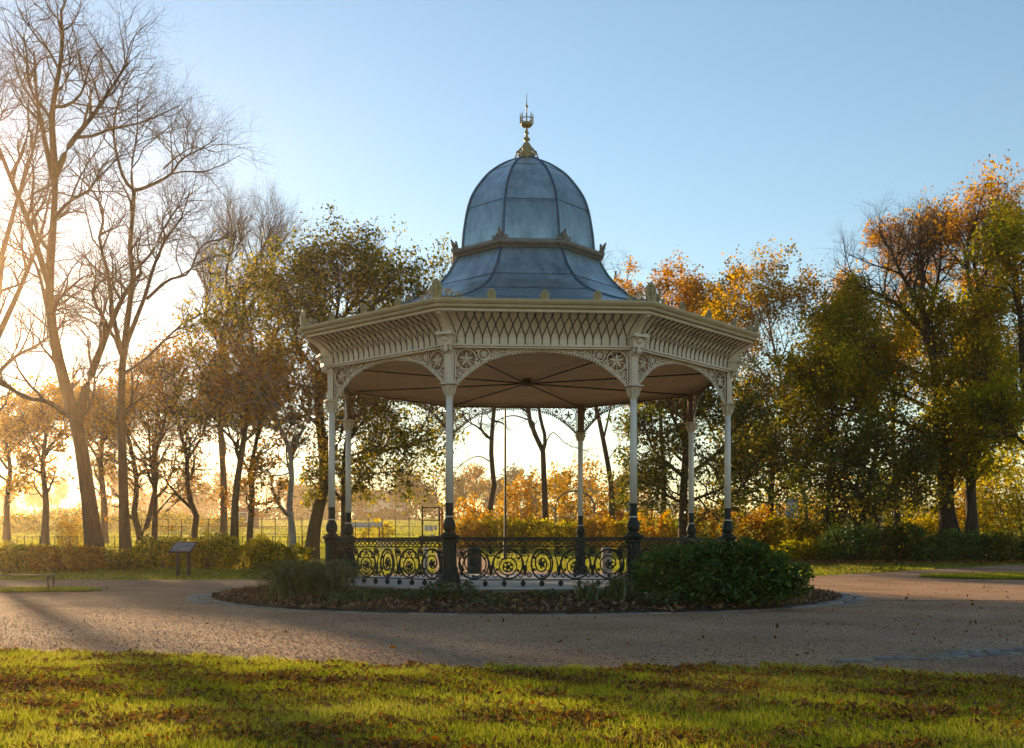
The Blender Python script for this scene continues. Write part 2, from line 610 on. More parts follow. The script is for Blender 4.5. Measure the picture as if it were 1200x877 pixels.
# ---- columns
def bez(p0, p1, p2, p3, n):
    out = []
    for i in range(n + 1):
        t = i / n
        out.append(tuple((1 - t) ** 3 * a + 3 * t * (1 - t) ** 2 * b + 3 * t * t * (1 - t) * c + t ** 3 * d for a, b, c, d in zip(p0, p1, p2, p3)))
    return out


def spiral(cx_, cz_, r0, r1, a0, turns, y=0.0, n=22):
    out = []
    for i in range(n + 1):
        t = i / n
        r = r0 + (r1 - r0) * t
        q = a0 + 2 * PI * turns * t
        out.append((cx_ + r * math.cos(q), y, cz_ + r * math.sin(q)))
    return out


def circ(cx_, cz_, r, y=0.0, n=20, sx=1.0, ph=0.0):
    return [(cx_ + sx * r * math.cos(2 * PI * i / n + ph), y, cz_ + r * math.sin(2 * PI * i / n + ph)) for i in range(n)]


def plate(g_, outline, t, y=0.0):
    n = len(outline)
    V = [(x, y - t / 2, z) for x, z in outline] + [(x, y + t / 2, z) for x, z in outline]
    Fc = [tuple(range(n)), tuple(range(n, 2 * n))[::-1]] + [((i + 1) % n, i, n + i, n + (i + 1) % n) for i in range(n)]
    g_.add(V, Fc)
    return g_


col_parts = {}
g = G()
g.lathe([(0.215, ZD), (0.215, ZD + 0.20), (0.195, ZD + 0.215), (0.185, ZD + 0.24), (0.165, ZD + 0.27)], 8, rot=R(22.5))
g.lathe([(0.150, ZD + 0.27), (0.150, 1.27)], 24, flute=0.10)
g.lathe([(0.160, 1.27), (0.175, 1.30), (0.175, 1.33), (0.155, 1.345), (0.205, 1.375), (0.215, 1.40), (0.215, 1.43), (0.12, 1.445)], 8, rot=R(22.5))
col_parts['pedestal'] = (g, IRON, False)
g = G().lathe([(0.150, 1.446), (0.150, 1.47), (0.105, 1.485), (0.095, 1.51), (0.125, 1.54), (0.135, 1.60), (0.130, 1.66), (0.105, 1.73), (0.082, 1.775), (0.078, 1.79)], 16, flute=0.06)
col_parts['baluster'] = (g, IRON, False)
g = G().lathe([(0.075, 1.79), (0.098, 1.795), (0.098, 1.815), (0.075, 1.82)], 16)
col_parts['collar'] = (g, CREAM, False)
g = G().lathe([(0.079, 1.82), (0.079, 2.05), (0.086, 2.055), (0.086, 2.075), (0.074, 2.08)], 16)
col_parts['sleeve'] = (g, IRON, False)
g = G().lathe([(0.078, 2.08), (0.070, 4.21)], 20)
col_parts['shaft'] = (g, SHAFT, True)
g = G()
g.lathe([(0.074, 4.21), (0.084, 4.215), (0.084, 4.235), (0.074, 4.24), (0.076, 4.30), (0.09, 4.37), (0.125, 4.44), (0.09, 4.46)], 16)
for q in range(8):
    a = q * PI / 4
    ca, sa = math.cos(a), math.sin(a)
    sp = [(ca * (0.085 + 0.05 * t) + 0 * sa, sa * (0.085 + 0.05 * t), 4.26 + 0.17 * t) for t in (0, 0.3, 0.6, 0.85, 1.0)]
    sp += [(ca * 0.155, sa * 0.155, 4.415), (ca * 0.145, sa * 0.145, 4.39)]
    g.tube(sp, [0.022, 0.026, 0.026, 0.022, 0.02, 0.02, 0.012], 5)
g.box((0, 0, 4.475), (0.30, 0.30, 0.025))
col_parts['capital'] = (g, CREAM, False)
g = G().lathe([(0.11, 4.488), (0.11, 4.50)], 12)
col_parts['neck_ring'] = (g, RIBM, False)
g = G().lathe([(0.118, 4.50), (0.118, 4.54), (0.098, 4.56), (0.098, 5.06), (0.112, 5.08), (0.112, 5.12), (0.10, 5.13), (0.10, 5.24)], 16, flute=0.09)
col_parts['upper_shaft'] = (g, CREAM, False)
g = G()                                                # scrolled bracket above each column, proud of the frieze
for sx in (-1, 1):
    pts = [(sx * 0.085, -0.10, 5.10), (sx * 0.085, -0.16, 5.16), (sx * 0.09, -0.17, 5.24), (sx * 0.10, -0.15, 5.34), (sx * 0.10, -0.20, 5.43), (sx * 0.11, -0.30, 5.47), (sx * 0.11, -0.33, 5.42), (sx * 0.11, -0.28, 5.38)]
    g.tube(pts, [0.02, 0.035, 0.035, 0.035, 0.045, 0.045, 0.035, 0.02], 6)
g.box((0, -0.11, 5.33), (0.27, 0.22, 0.20), top=1.12)
g.box((0, -0.15, 5.455), (0.36, 0.34, 0.05))
g.ball((0, -0.20, 5.17), 0.055, sc=(1, 0.8, 1.4))
g.ball((0, -0.24, 5.36), 0.06, sc=(1.2, 0.7, 1.0))
# curved hip rib up to the eave corner
hip = [(0, -0.13, 5.47), (0, -0.17, 5.54), (0, -0.27, 5.66), (0, -0.41, 5.76), (0, -0.56, 5.83)]
g.tube(hip, [0.06, 0.06, 0.055, 0.05, 0.05], 4)
col_parts['bracket'] = (g, CREAM, False)

proto_col = part('column', band)
pp = {}
for nm, (gg, mm, sm) in col_parts.items():
    o = gg.build(nm, mm, proto_col, sm)
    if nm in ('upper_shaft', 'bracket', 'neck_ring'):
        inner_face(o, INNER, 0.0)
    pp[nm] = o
for k, a in enumerate(VERT):
    c = proto_col if k == 0 else part('column', band)
    if k:
        for nm, o in pp.items():
            put(o, c)
    c.location = (RC * math.sin(R(a)), -RC * math.cos(R(a)), 0)
    c.rotation_euler = (0, 0, R(a))

# ---- spandrels: scrolled ironwork in the top corners of each bay (local: outward -Y, left column at u = -1.875)
AP = RC * C22
HALF = RC * S22
arch_px = [(0.125, 4.47), (0.16, 4.51), (0.37, 4.70), (0.60, 4.87), (0.84, 5.00), (1.19, 5.105), (1.55, 5.16), (HALF, 5.175)]
ARCH = []
for i in range(len(arch_px) - 1):
    for t in (0, 0.5):
        ARCH.append((arch_px[i][0] * (1 - t) + arch_px[i + 1][0] * t, arch_px[i][1] * (1 - t) + arch_px[i + 1][1] * t))
ARCH.append(arch_px[-1])


def spandrel(sgn):
    """sgn +1: springs from the left column towards the middle"""
    x0 = -HALF * sgn
    T = lambda u, z: (x0 + sgn * u, -AP, z)
    r_ = G()
    r_.tube([T(u, z + 0.022) for u, z in ARCH], 0.016, 4)
    r_.tube([T(u, z + 0.068) for u, z in ARCH[1:]], 0.009, 4)
    r_.tube([T(0.12, 4.48), T(0.12, 5.21)], 0.016, 4)
    r_.tube([T(0.10, 5.215), T(HALF, 5.215)], 0.022, 4)
    # scalloped lower edge
    L = 0.0
    P = [Vector((u, 0, z)) for u, z in ARCH]
    for i in range(len(P) - 1):
        seg = (P[i + 1] - P[i])
        n = max(1, round(seg.length / 0.055))
        for j in range(n):
            q = P[i] + seg * ((j + 0.5) / n)
            nrm = Vector((seg.z, 0, -seg.x)).normalized()
            b = q + nrm * 0.012
            r_.ball((x0 + sgn * b.x, -AP, b.z), 0.024, 6, 4, (1, 0.5, 1))
    items = []
    for (cu, cz, rr, n) in ((0.345, 4.985, 0.205, 5), (0.70, 5.095, 0.115, 5), (0.94, 5.135, 0.07, 4), (0.21, 4.70, 0.085, 4)):
        rg = G()
        cc = [T(cu + rr * math.cos(q), cz + rr * math.sin(q)) for q in [2 * PI * i / 22 for i in range(22)]]
        rg.tube(cc, 0.015 if rr > 0.1 else 0.011, 4, closed=True, up=(0, 1, 0))
        items.append(('ring', rg, None))
        ro_ = G()
        ri = rr * 0.72
        for q in range(n):
            a = PI / 2 + 2 * PI * q / n
            ro_.tube([T(cu, cz), T(cu + ri * 0.6 * math.cos(a), cz + ri * 0.6 * math.sin(a)), T(cu + ri * math.cos(a), cz + ri * math.sin(a))], [0.010, ri * 0.2, 0.006], 5, flat=0.5, up=(0, 1, 0))
            b = a + PI / n
            ro_.tube([T(cu, cz), T(cu + rr * math.cos(b), cz + rr * math.sin(b))], 0.007, 4)
        c0 = T(cu, cz)
        ro_.ball((c0[0], -AP - 0.01, c0[2]), ri * 0.22, 8, 5, (1, 0.7, 1))
        items.append(('rosette', ro_, 'stuff'))
    sc = G()
    for (cu, cz, r0, a0, tn) in ((0.545, 4.93, 0.075, 2.4, -1.2), (0.56, 5.165, 0.045, -0.5, 1.2), (0.17, 4.86, 0.045, 0.3, 1.2), (0.83, 5.05, 0.05, 2.0, -1.1), (1.06, 5.165, 0.04, 3.0, 1.1),
                                 (0.19, 4.585, 0.05, 1.2, -1.2), (0.165, 5.15, 0.045, -0.8, 1.2), (0.33, 4.735, 0.05, 2.5, -1.2), (1.2, 5.17, 0.03, 3.0, 1.0), (0.45, 4.84, 0.045, 1, 1.1)):
        s_ = [T(x, z) for x, y, z in [(p[0], 0, p[2]) for p in spiral(cu, cz, r0, r0 * 0.2, a0, tn, n=12)]]
        sc.tube(s_, 0.011, 4, up=(0, 1, 0))
    sc.tube([T(u, z) for u, z in ((1.05, 5.14), (1.25, 5.175), (1.5, 5.195), (1.75, 5.20))], 0.010, 4)
    items += [('scroll', sc, 'stuff'), ('arch_rim', r_, None)]
    return items


for sgn in (1, -1):
    meshes = []
    for nm, gg, kd_ in spandrel(sgn):
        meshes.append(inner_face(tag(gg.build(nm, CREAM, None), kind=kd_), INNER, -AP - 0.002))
    for k, fa in enumerate(FACE):
        p = part('spandrel', band, R(fa))
        for o in meshes:
            if k == 0:
                o.parent = p
            else:
                put(o, p)

# ---- frieze: coved panel with interlaced ribs on each face
COVE = [(4.965, 5.265), (4.97, 5.40), (5.00, 5.50), (5.09, 5.61), (5.23, 5.72), (5.40, 5.805), (5.52, 5.84)]


def cove_at(z):
    zs = [c[1] for c in COVE]
    return float(np.interp(z, zs, [c[0] for c in COVE]))


fr = G()
V, Fc = [], []
for r, z in COVE:
    V += [(-r * S22, -r * C22, z), (r * S22, -r * C22, z)]
for r, z in reversed(COVE):
    V += [(-(r - 0.06) * S22, -(r - 0.06) * C22, z), ((r - 0.06) * S22, -(r - 0.06) * C22, z)]
n = 2 * len(COVE)
for i in range(n - 1):
    Fc.append((2 * i, 2 * i + 1, 2 * i + 3, 2 * i + 2))
Fc.append((2 * n - 2, 2 * n - 1, 1, 0))
fr.add(V, Fc)
fr_m = fr.build('frieze_panel', CREAM, None)
moul = G()
for z, h, t in ((5.255, 0.035, 0.05), (5.215, 0.03, 0.02)):
    r = 4.965 + t / 2
    moul.box((0, -r * C22, z), (2 * r * S22, t + 0.06, h))
moul_m = moul.build('moulding', CREAM, None)
# a Y-shaped rib: stem, then two arms that cross the neighbours' arms
NR = 20
SP = (2 * HALF - 0.30) / NR
rib = G()
rad = 0.0095
zt = np.linspace(5.285, 5.83, 16)
for sx in (-1, 1):
    pts = []
    for z in zt:
        t = max(0.0, (z - 5.40) / (5.83 - 5.40))
        pts.append((sx * SP * 1.12 * t ** 1.45, -(cove_at(z) * C22 + 0.006), z))
    rib.tube(pts, rad, 4, flat=1.3)
rib_m = rib.build('rib', RIBM, None)
first = True
for k, fa in enumerate(FACE):
    p = part('frieze', band, R(fa))
    for o in (fr_m, moul_m):
        if first:
            o.parent = p
        else:
            put(o, p)
    for i in range(NR + 1):
        u = -HALF + 0.15 + SP * i
        if first and i == 0:
            rib_m.parent = p
            rib_m.location = (u, 0, 0)
        else:
            put(rib_m, p, (u, 0, 0))
    first = False

# ---- eave: fascia, gutter, ceiling, tie rods
g = G().lathe([(5.42, 5.825), (5.47, 5.83), (5.485, 5.90), (5.46, 5.905)], 8, rot=ROT8, cap=False)
g.build('fascia', CREAM, band)
g = G().lathe([(5.44, 5.906), (5.55, 5.91), (5.57, 5.935), (5.57, 5.965), (5.61, 5.98), (5.645, 6.02), (5.655, 6.065), (5.60, 6.07), (5.55, 6.02)], 8, rot=ROT8, cap=False)
g.build('gutter', CREAM2, band)
ceil = G()
r = 4.93
V = [(-r * S22, -r * C22, 5.33), (r * S22, -r * C22, 5.33), (0, 0, 5.33), (-r * S22, -r * C22, 5.37), (r * S22, -r * C22, 5.37), (0, 0, 5.37)]
ceil.add(V, [(0, 2, 1), (3, 4, 5), (0, 1, 4, 3)])
cp = part('ceiling', band)
cm = ceil.build('backing_panel', CEILM, cp)
cm.rotation_euler = (0, 0, R(FACE[0]))
NB = 16
bms = []
for i in range(NB):
    ra_, rb_ = 4.92 * i / NB + 0.006, 4.92 * (i + 1) / NB - 0.006
    g = G()
    V = [(sx * (r_ * S22 - 0.006), -r_ * C22, z_) for z_ in (5.312, 5.329) for sx, r_ in ((-1, ra_), (1, ra_), (1, rb_), (-1, rb_))]
    g.add(V, [(0, 3, 2, 1), (4, 5, 6, 7), (0, 1, 5, 4), (1, 2, 6, 5), (2, 3, 7, 6), (3, 0, 4, 7)])
    bms.append(g.build('ceiling_board', CEILM, cp))
    bms[-1].rotation_euler = (0, 0, R(FACE[0]))
for fa in FACE[1:]:
    put(cm, cp, rz=R(fa))
    for o in bms:
        put(o, cp, rz=R(fa))
rod = G().tube([(0.1, -0.1, 5.205), (RC * 0.5, 0, 5.21), (RC - 0.1, 0, 5.225)], 0.017, 6)
rod = G().tube([(0, -0.08, 5.20), (0, -RC + 0.1, 5.225)], 0.018, 6)
rm = rod.build('tie_rod', ROD, None)
for k, a in enumerate(VERT):
    if k == 0:
        rm.parent = band
        rm.rotation_euler = (0, 0, R(a))
    else:
        put(rm, band, rz=R(a))
G().lathe([(0.05, 5.14), (0.16, 5.17), (0.19, 5.20), (0.16, 5.23), (0.05, 5.33)], 16).build('rod_boss', ROD, band)

# ---- balustrade panels (local: outward -Y), open at the back
W2 = HALF - 0.15
bal = part('balustrade_panel', band)
bparts = []
y0 = -AP
bparts.append(G().box((0, y0, 1.365), (2 * W2 + 0.06, 0.11, 0.05)).box((0, y0, 1.325), (2 * W2, 0.07, 0.025)).build('top_rail', IRON, bal))
bparts.append(G().box((0, y0, 1.195), (2 * W2, 0.045, 0.028)).build('middle_rail', IRON, bal))
bparts.append(G().box((0, y0, 0.525), (2 * W2, 0.04, 0.022)).build('bottom_rail', IRON, bal))
lat = G()
nl = 26
for i in range(nl):
    u = -W2 + 2 * W2 * (i + 0.5) / nl
    lat.tube([(u - 0.065, y0 - 0.008, 1.21), (u + 0.065, y0 - 0.008, 1.315)], 0.010, 4)
    lat.tube([(u + 0.065, y0 + 0.008, 1.21), (u - 0.065, y0 + 0.008, 1.315)], 0.010, 4)
bparts.append(lat.build('lattice', IRON, bal))
ringz = 0.845
for i in range(5):
    u = -W2 + 2 * W2 * (i + 0.5) / 5
    sx = 0.72 if i == 2 else 1.0
    q = G()
    up = (0, 1, 0)
    q.tube(circ(u, ringz, 0.298, y0, 26, sx), 0.020, 5, closed=True, up=up)
    if i % 2 == 0:
        q.tube([(u + (p[0] - u) * sx, p[1], p[2]) for p in spiral(u, ringz + 0.01, 0.275, 0.055, -PI / 2 if i < 3 else PI / 2, 1.9 if i < 3 else -1.9, y0, 40)], 0.016, 5, up=up)
    else:
        q.tube(circ(u, ringz - 0.05, 0.175, y0, 22, sx), 0.015, 5, closed=True, up=up)
        q.tube(circ(u, ringz - 0.06, 0.10, y0, 16, sx), 0.013, 5, closed=True, up=up)
        q.tube(spiral(u - 0.11, ringz + 0.16, 0.10, 0.03, 0, 1.2, y0, 18), 0.013, 4, up=up)
        q.tube(spiral(u + 0.11, ringz + 0.16, 0.10, 0.03, PI, -1.2, y0, 18), 0.013, 4, up=up)
    q.ball((u, y0, ringz - (0.06 if i % 2 else 0)), 0.05, 8, 6, (1, 0.8, 1))
    for j in range(5):
        a = 2 * PI * j / 5 + 0.6
        q.ball((u + 0.075 * sx * math.cos(a), y0, ringz - (0.06 if i % 2 else 0) + 0.075 * math.sin(a)), 0.026, 6, 4)
    for j in range(6):                                  # leaf buds on the scroll
        a = 0.5 + j * 1.04
        q.ball((u + 0.245 * sx * math.cos(a), y0, ringz + 0.245 * math.sin(a)), 0.032, 6, 4, (1, 0.6, 1))
    bparts.append(q.build('scroll_ring', IRON, bal))
for i in range(6):
    u = -W2 + 2 * W2 * i / 5
    if i in (0, 5):
        u -= math.copysign(0.10, u)
    q = G()
    up = (0, 1, 0)
    q.tube(spiral(u, 1.08, 0.095, 0.025, PI / 2, 1.7, y0, 22), 0.015, 5, up=up)
    q.tube(bez((u - 0.09, y0, 1.03), (u - 0.04, y0, 0.95), (u - 0.02, y0, 0.85), (u, y0, 0.60), 8), 0.014, 5)
    q.tube(bez((u + 0.09, y0, 1.03), (u + 0.04, y0, 0.95), (u + 0.02, y0, 0.85), (u, y0, 0.60), 8), 0.014, 5)
    q.tube(spiral(u - 0.08, 0.62, 0.065, 0.02, 0, 1.4, y0, 16), 0.013, 5, up=up)
    q.tube(spiral(u + 0.08, 0.62, 0.065, 0.02, PI, -1.4, y0, 16), 0.013, 5, up=up)
    q.ball((u, y0, 0.74), 0.055, 6, 5, (0.8, 0.5, 1.6))
    q.ball((u, y0, 1.08), 0.035, 6, 5)
    bparts.append(q.build('tendril', IRON, bal))
pend = G().lathe([(0.012, ZD + 0.005), (0.03, ZD + 0.02), (0.052, ZD + 0.05), (0.055, ZD + 0.075), (0.04, ZD + 0.105), (0.018, ZD + 0.12), (0.018, 0.516)], 10)
pm = pend.build('pendant', IRON, bal)
pm.location = (-W2 + W2 / 9, y0, 0)
for i in range(1, 9):
    put(pm, bal, (-W2 + 2 * W2 * (i + 0.5) / 9, y0, 0))
bal.rotation_euler = (0, 0, R(FACE[0]))
for k in (1, 2, 6, 7):
    c = copy_tree(bal, band)
    c.rotation_euler = (0, 0, R(FACE[k]))


# ---- roof: flared skirt of metal sheets, ring cornice, dome, finial
def face_slab(prof, th_=0.03, inset=0.0):
    g_ = G()
    V, Fc = [], []
    P = list(prof) + [(r - th_, z - th_ * 0.5) for r, z in reversed(prof)]
    for r, z in P:
        V += [(-r * S22 + inset, -r * C22, z), (r * S22 - inset, -r * C22, z)]
    n_ = len(P)
    for i in range(n_):
        j = (i + 1) % n_
        Fc.append((2 * i, 2 * i + 1, 2 * j + 1, 2 * j))
    Fc.append(tuple(2 * i for i in range(n_))[::-1])
    Fc.append(tuple(2 * i + 1 for i in range(n_)))
    g_.add(V, Fc)
    return g_


def smooth_prof(P, n):
    """Catmull-Rom through profile points"""
    out = []
    Q = [P[0]] + list(P) + [P[-1]]
    for i in range(1, len(Q) - 2):
        for j in range(n):
            t = j / n
            out.append(tuple(0.5 * (2 * b + (c - a) * t + (2 * a - 5 * b + 4 * c - d) * t * t + (3 * b - a - 3 * c + d) * t ** 3) for a, b, c, d in zip(Q[i - 1], Q[i], Q[i + 1], Q[i + 2])))
    out.append(P[-1])
    return out


SK = smooth_prof([(1.80, 8.12), (1.93, 7.88), (2.09, 7.63), (2.36, 7.345), (2.66, 7.10), (3.2, 6.81), (4.0, 6.50), (4.8, 6.25), (5.56, 6.09)], 4)
DM = smooth_prof([(1.705, 8.27), (1.690, 8.50), (1.655, 8.80), (1.56, 9.30), (1.40, 9.70), (1.05, 10.17), (0.68, 10.47), (0.36, 10.64), (0.10, 10.74)], 4)


def courses(P, cuts, name, parent):
    zs = np.array([p[1] for p in P])
    rs = np.array([p[0] for p in P])
    if zs[0] > zs[-1]:
        zs, rs = zs[::-1], rs[::-1]
    for i in range(len(cuts) - 1):
        lo, hi = cuts[i], cuts[i + 1] - 0.012
        zz = [lo] + [z for z in zs if lo + 0.02 < z < hi - 0.02] + [hi]
        prof = [(float(np.interp(z, zs, rs)) - 0.012 * (z == hi), z) for z in zz]
        m_ = face_slab(prof, 0.03, 0.015).build(name, ZINC, parent)
        m_.rotation_euler = (0, 0, R(FACE[0]))
        for fa in FACE[1:]:
            put(m_, parent, rz=R(fa))


skirt = part('roof_skirt', band)
G().lathe([(r - 0.03, z - 0.02) for r, z in reversed(SK)], 8, rot=ROT8, cap=False).build('lining', SEAM, skirt)
courses(SK, [6.10, 6.42, 6.87, 7.36, 8.12], 'metal_sheet', skirt)
dome = part('dome', band)
G().lathe([(r - 0.03, z - 0.012) for r, z in DM], 8, rot=ROT8, cap=True).build('lining', SEAM, dome)
courses(DM, [8.27, 9.29, 10.31, 10.74], 'metal_sheet', dome)
rr_ = G().tube([(0, -r - 0.004, z) for r, z in DM], 0.034, 6)
m_ = rr_.build('ridge_roll', SEAM, dome, True)
rs_ = G().tube([(0, -r - 0.004, z) for r, z in SK], 0.034, 6)
m2_ = rs_.build('ridge_roll', SEAM, skirt, True)
for k, a in enumerate(VERT):
    if k == 0:
        m_.rotation_euler = m2_.rotation_euler = (0, 0, R(a))
    else:
        put(m_, dome, rz=R(a))
        put(m2_, skirt, rz=R(a))
G().lathe([(1.76, 8.06), (1.86, 8.075), (1.90, 8.12), (1.955, 8.15), (1.975, 8.19), (1.975, 8.225), (1.92, 8.24), (1.88, 8.275), (1.68, 8.30)], 8, rot=ROT8, cap=False).build('ring_cornice', LEAD, band)

# upturned ornaments on the corners of the ring cornice
g = G()
plate(g, [(-0.17, 0), (0.17, 0), (0.19, 0.05), (0.12, 0.07), (0.10, 0.14), (0.05, 0.24), (0, 0.29), (-0.05, 0.24), (-0.10, 0.14), (-0.12, 0.07), (-0.19, 0.05)], 0.05)
for sx in (-1, 1):
    g.tube(spiral(sx * 0.19, 0.06, 0.065, 0.02, -PI / 2, -1.3 * sx, -0.02, 14), 0.018, 5, up=(0, 1, 0))
    g.tube(spiral(sx * 0.07, 0.12, 0.05, 0.015, 0, 1.3 * sx, -0.04, 12), 0.014, 5, up=(0, 1, 0))
g.tube([(0, 0.02, 0), (0, -0.05, 0.10), (0, -0.10, 0.22), (0, -0.16, 0.30)], [0.06, 0.055, 0.045, 0.02], 6)
m_ = g.build('corner_ornament', LEAD, band)
for k, a in enumerate(VERT):
    o = m_ if k == 0 else put(m_, band)
    o.location = (1.90 * math.sin(R(a)), -1.90 * math.cos(R(a)), 8.235)
    o.rotation_euler = (R(-6), 0, R(a))
    o.scale = (0.85, 0.85, 0.78)

# palmettes and corner acroteria standing on the gutter
g = G()
plate(g, [(-0.07, 0), (0.07, 0), (0.09, 0.06), (0.085, 0.11), (0.05, 0.165), (0, 0.20), (-0.05, 0.165), (-0.085, 0.11), (-0.09, 0.06)], 0.03)
g.tube([(0, -0.02, 0.02), (0, -0.03, 0.15)], [0.016, 0.006], 5)
for sx in (-1, 1):
    g.tube([(0, -0.02, 0.02), (sx * 0.045, -0.025, 0.07), (sx * 0.05, -0.025, 0.12), (0.0, -0.02, 0.17)], 0.009, 4)
pal = g.build('palmette', GOLD, None)
n0 = True
for fa in FACE:
    for u in (-1.05, 0.0, 1.05):
        q = 5.60 * C22
        x, y = u * math.cos(R(fa)) + q * math.sin(R(fa)), u * math.sin(R(fa)) - q * math.cos(R(fa))
        if n0:
            pal.parent = band
            o = pal
            n0 = False
        else:
            o = put(pal, band)
        o.location = (x, y, 6.068)
        o.rotation_euler = (0, 0, R(fa))
g = G()
plate(g, [(-0.09, 0), (0.09, 0), (0.115, 0.09), (0.10, 0.13), (0.125, 0.19), (0.10, 0.25), (0.085, 0.31), (0.04, 0.37), (0, 0.40), (-0.04, 0.37), (-0.085, 0.31), (-0.10, 0.25), (-0.125, 0.19), (-0.10, 0.13), (-0.115, 0.09)], 0.05)
g.tube([(0, -0.02, 0.03), (0, -0.05, 0.2), (0, -0.03, 0.35)], [0.03, 0.03, 0.01], 6)
for sx in (-1, 1):
    g.tube([(0, -0.03, 0.06), (sx * 0.06, -0.035, 0.14), (sx * 0.075, -0.03, 0.24), (sx * 0.03, -0.03, 0.33)], 0.014, 5)
acm = g.build('acroterion_leaf', GOLD, None)
g = G()
for sx in (-1, 1):
    ca, sa = math.cos(R(22.5)), math.sin(R(22.5))

    def bend(P):
        return [(sx * abs(p[0]) * ca if True else 0, abs(p[0]) * sa - 0.0, p[2]) for p in P]
    g.tube(bend(spiral(0.24, 0.10, 0.095, 0.025, PI, -1.5, 0, 20)), 0.018, 5)
    g.tube(bend(spiral(0.43, 0.065, 0.065, 0.018, PI, -1.4, 0, 16)), 0.014, 5)
    g.tube(bend([(0.08, 0, 0.02), (0.25, 0, 0.012), (0.56, 0, 0.012)]), 0.014, 5)
acs = g.build('acroterion_scroll', GOLD, None)
for k, a in enumerate(VERT):
    p = part('acroterion', band, R(a), (5.55 * math.sin(R(a)), -5.55 * math.cos(R(a)), 6.068))
    if k == 0:
        acm.parent = p
        acs.parent = p
    else:
        put(acm, p)
        put(acs, p)

# finial
fin = part('finial', band)
g = G().lathe([(0.16, 10.70), (0.14, 10.80), (0.10, 10.92), (0.105, 10.97), (0.12, 11.02), (0.09, 11.09), (0.045, 11.13), (0.04, 11.16), (0.085, 11.19), (0.09, 11.215), (0.04, 11.26), (0.03, 11.31), (0.055, 11.345), (0.05, 11.39), (0.028, 11.42), (0.03, 11.50), (0.06, 11.53), (0.03, 11.58), (0.014, 11.62), (0.013, 11.98), (0.035, 12.0), (0.04, 12.02), (0.015, 12.05), (0.010, 12.10), (0.006, 12.34)], 12)
g.build('finial_stem', GOLD, fin, True)
g = G()
g.lathe([(0.09, 11.52), (0.14, 11.55), (0.15, 11.58), (0.135, 11.60)], 16, cap=False)
g.tube([(0.15 * math.cos(2 * PI * i / 16), 0.15 * math.sin(2 * PI * i / 16), 11.70) for i in range(16)], 0.014, 5, closed=True)
for q in range(8):
    a = 2 * PI * q / 8
    b = (0.15 * math.cos(a), 0.15 * math.sin(a))
    g.tube([(b[0], b[1], 11.58), (b[0] * 1.02, b[1] * 1.02, 11.75), (b[0] * 1.06, b[1] * 1.06, 11.84)], [0.014, 0.018, 0.006], 5)
    g.ball((b[0] * 1.03, b[1] * 1.03, 11.63), 0.022, 6, 4)
    g.tube([(0.03 * math.cos(a), 0.03 * math.sin(a), 11.5), (b[0] * 0.7, b[1] * 0.7, 11.52), (b[0], b[1], 11.58)], 0.012, 4)
g.build('crown', GOLD, fin)
m_ = G().tube([(p[0], 0, p[2]) for p in spiral(0.19, 10.86, 0.075, 0.02, 2.2, -1.4, 0, 18)], 0.014, 5).tube([(0.27, 0, 10.78), (0.25, 0, 10.85), (0.16, 0, 10.96), (0.09, 0, 11.05)], [0.012, 0.016, 0.016, 0.012], 5).ball((0.275, 0, 10.775), 0.025, 6, 4).build('finial_scroll', GOLD, fin)
for q in range(1, 8):
    put(m_, fin, rz=2 * PI * q / 8)

# ---- kerb of setts round the bed
kerb = empty('stone_kerb', (0, 0, 0), 'low curved kerb of grey stones edging the bandstand bed', 'kerb')
sm_ = []
for row, rk in enumerate((7.56, 7.84)):
    n = 100
    g = G()
    L = 2 * PI * rk / n - 0.02
    h = 0.075 if row == 0 else 0.045
    g.box((0, 0, h / 2 - 0.03), (L, 0.25, h + 0.06), top=0.93)
    m_ = g.build('stone', SETT, kerb)
    for i in range(n):
        a = 2 * PI * (i + 0.5 * row) / n
        o = m_ if i == 0 else put(m_, kerb)
        dd = math.degrees(math.atan2(math.sin(a), math.cos(a)))
        sink = 0.06 * min(1, max(0, (64 - abs(dd)) / 25))
        o.location = (rk * math.sin(a), -rk * math.cos(a), random.uniform(-0.008, 0.008) - sink * (0.85 if row == 0 else 1.2))
        o.rotation_euler = (random.uniform(-0.03, 0.03), random.uniform(-0.02, 0.02), a + random.uniform(-0.02, 0.02))


# ------------------------------------------------------------------ vegetation generators
def nrm(a):
    return a / np.maximum(np.linalg.norm(a, axis=-1, keepdims=True), 1e-9)


def resample(P, n):
    """Catmull-Rom-smoothed resample of a polyline to n points"""
    P = np.asarray(P, float)
    Q = np.vstack([2 * P[0] - P[1], P, 2 * P[-1] - P[-2]])
    out = []
    for i in range(1, len(Q) - 2):
        for t in np.linspace(0, 1, 8, endpoint=False):
            a, b, c, d = Q[i - 1], Q[i], Q[i + 1], Q[i + 2]
            out.append(0.5 * (2 * b + (c - a) * t + (2 * a - 5 * b + 4 * c - d) * t * t + (3 * b - a - 3 * c + d) * t ** 3))
    out.append(P[-1])
    out = np.array(out)
    s = np.concatenate([[0], np.cumsum(np.linalg.norm(np.diff(out, axis=0), axis=1))])
    u = np.linspace(0, s[-1], n)
    return np.stack([np.interp(u, s, out[:, k]) for k in range(3)], 1)


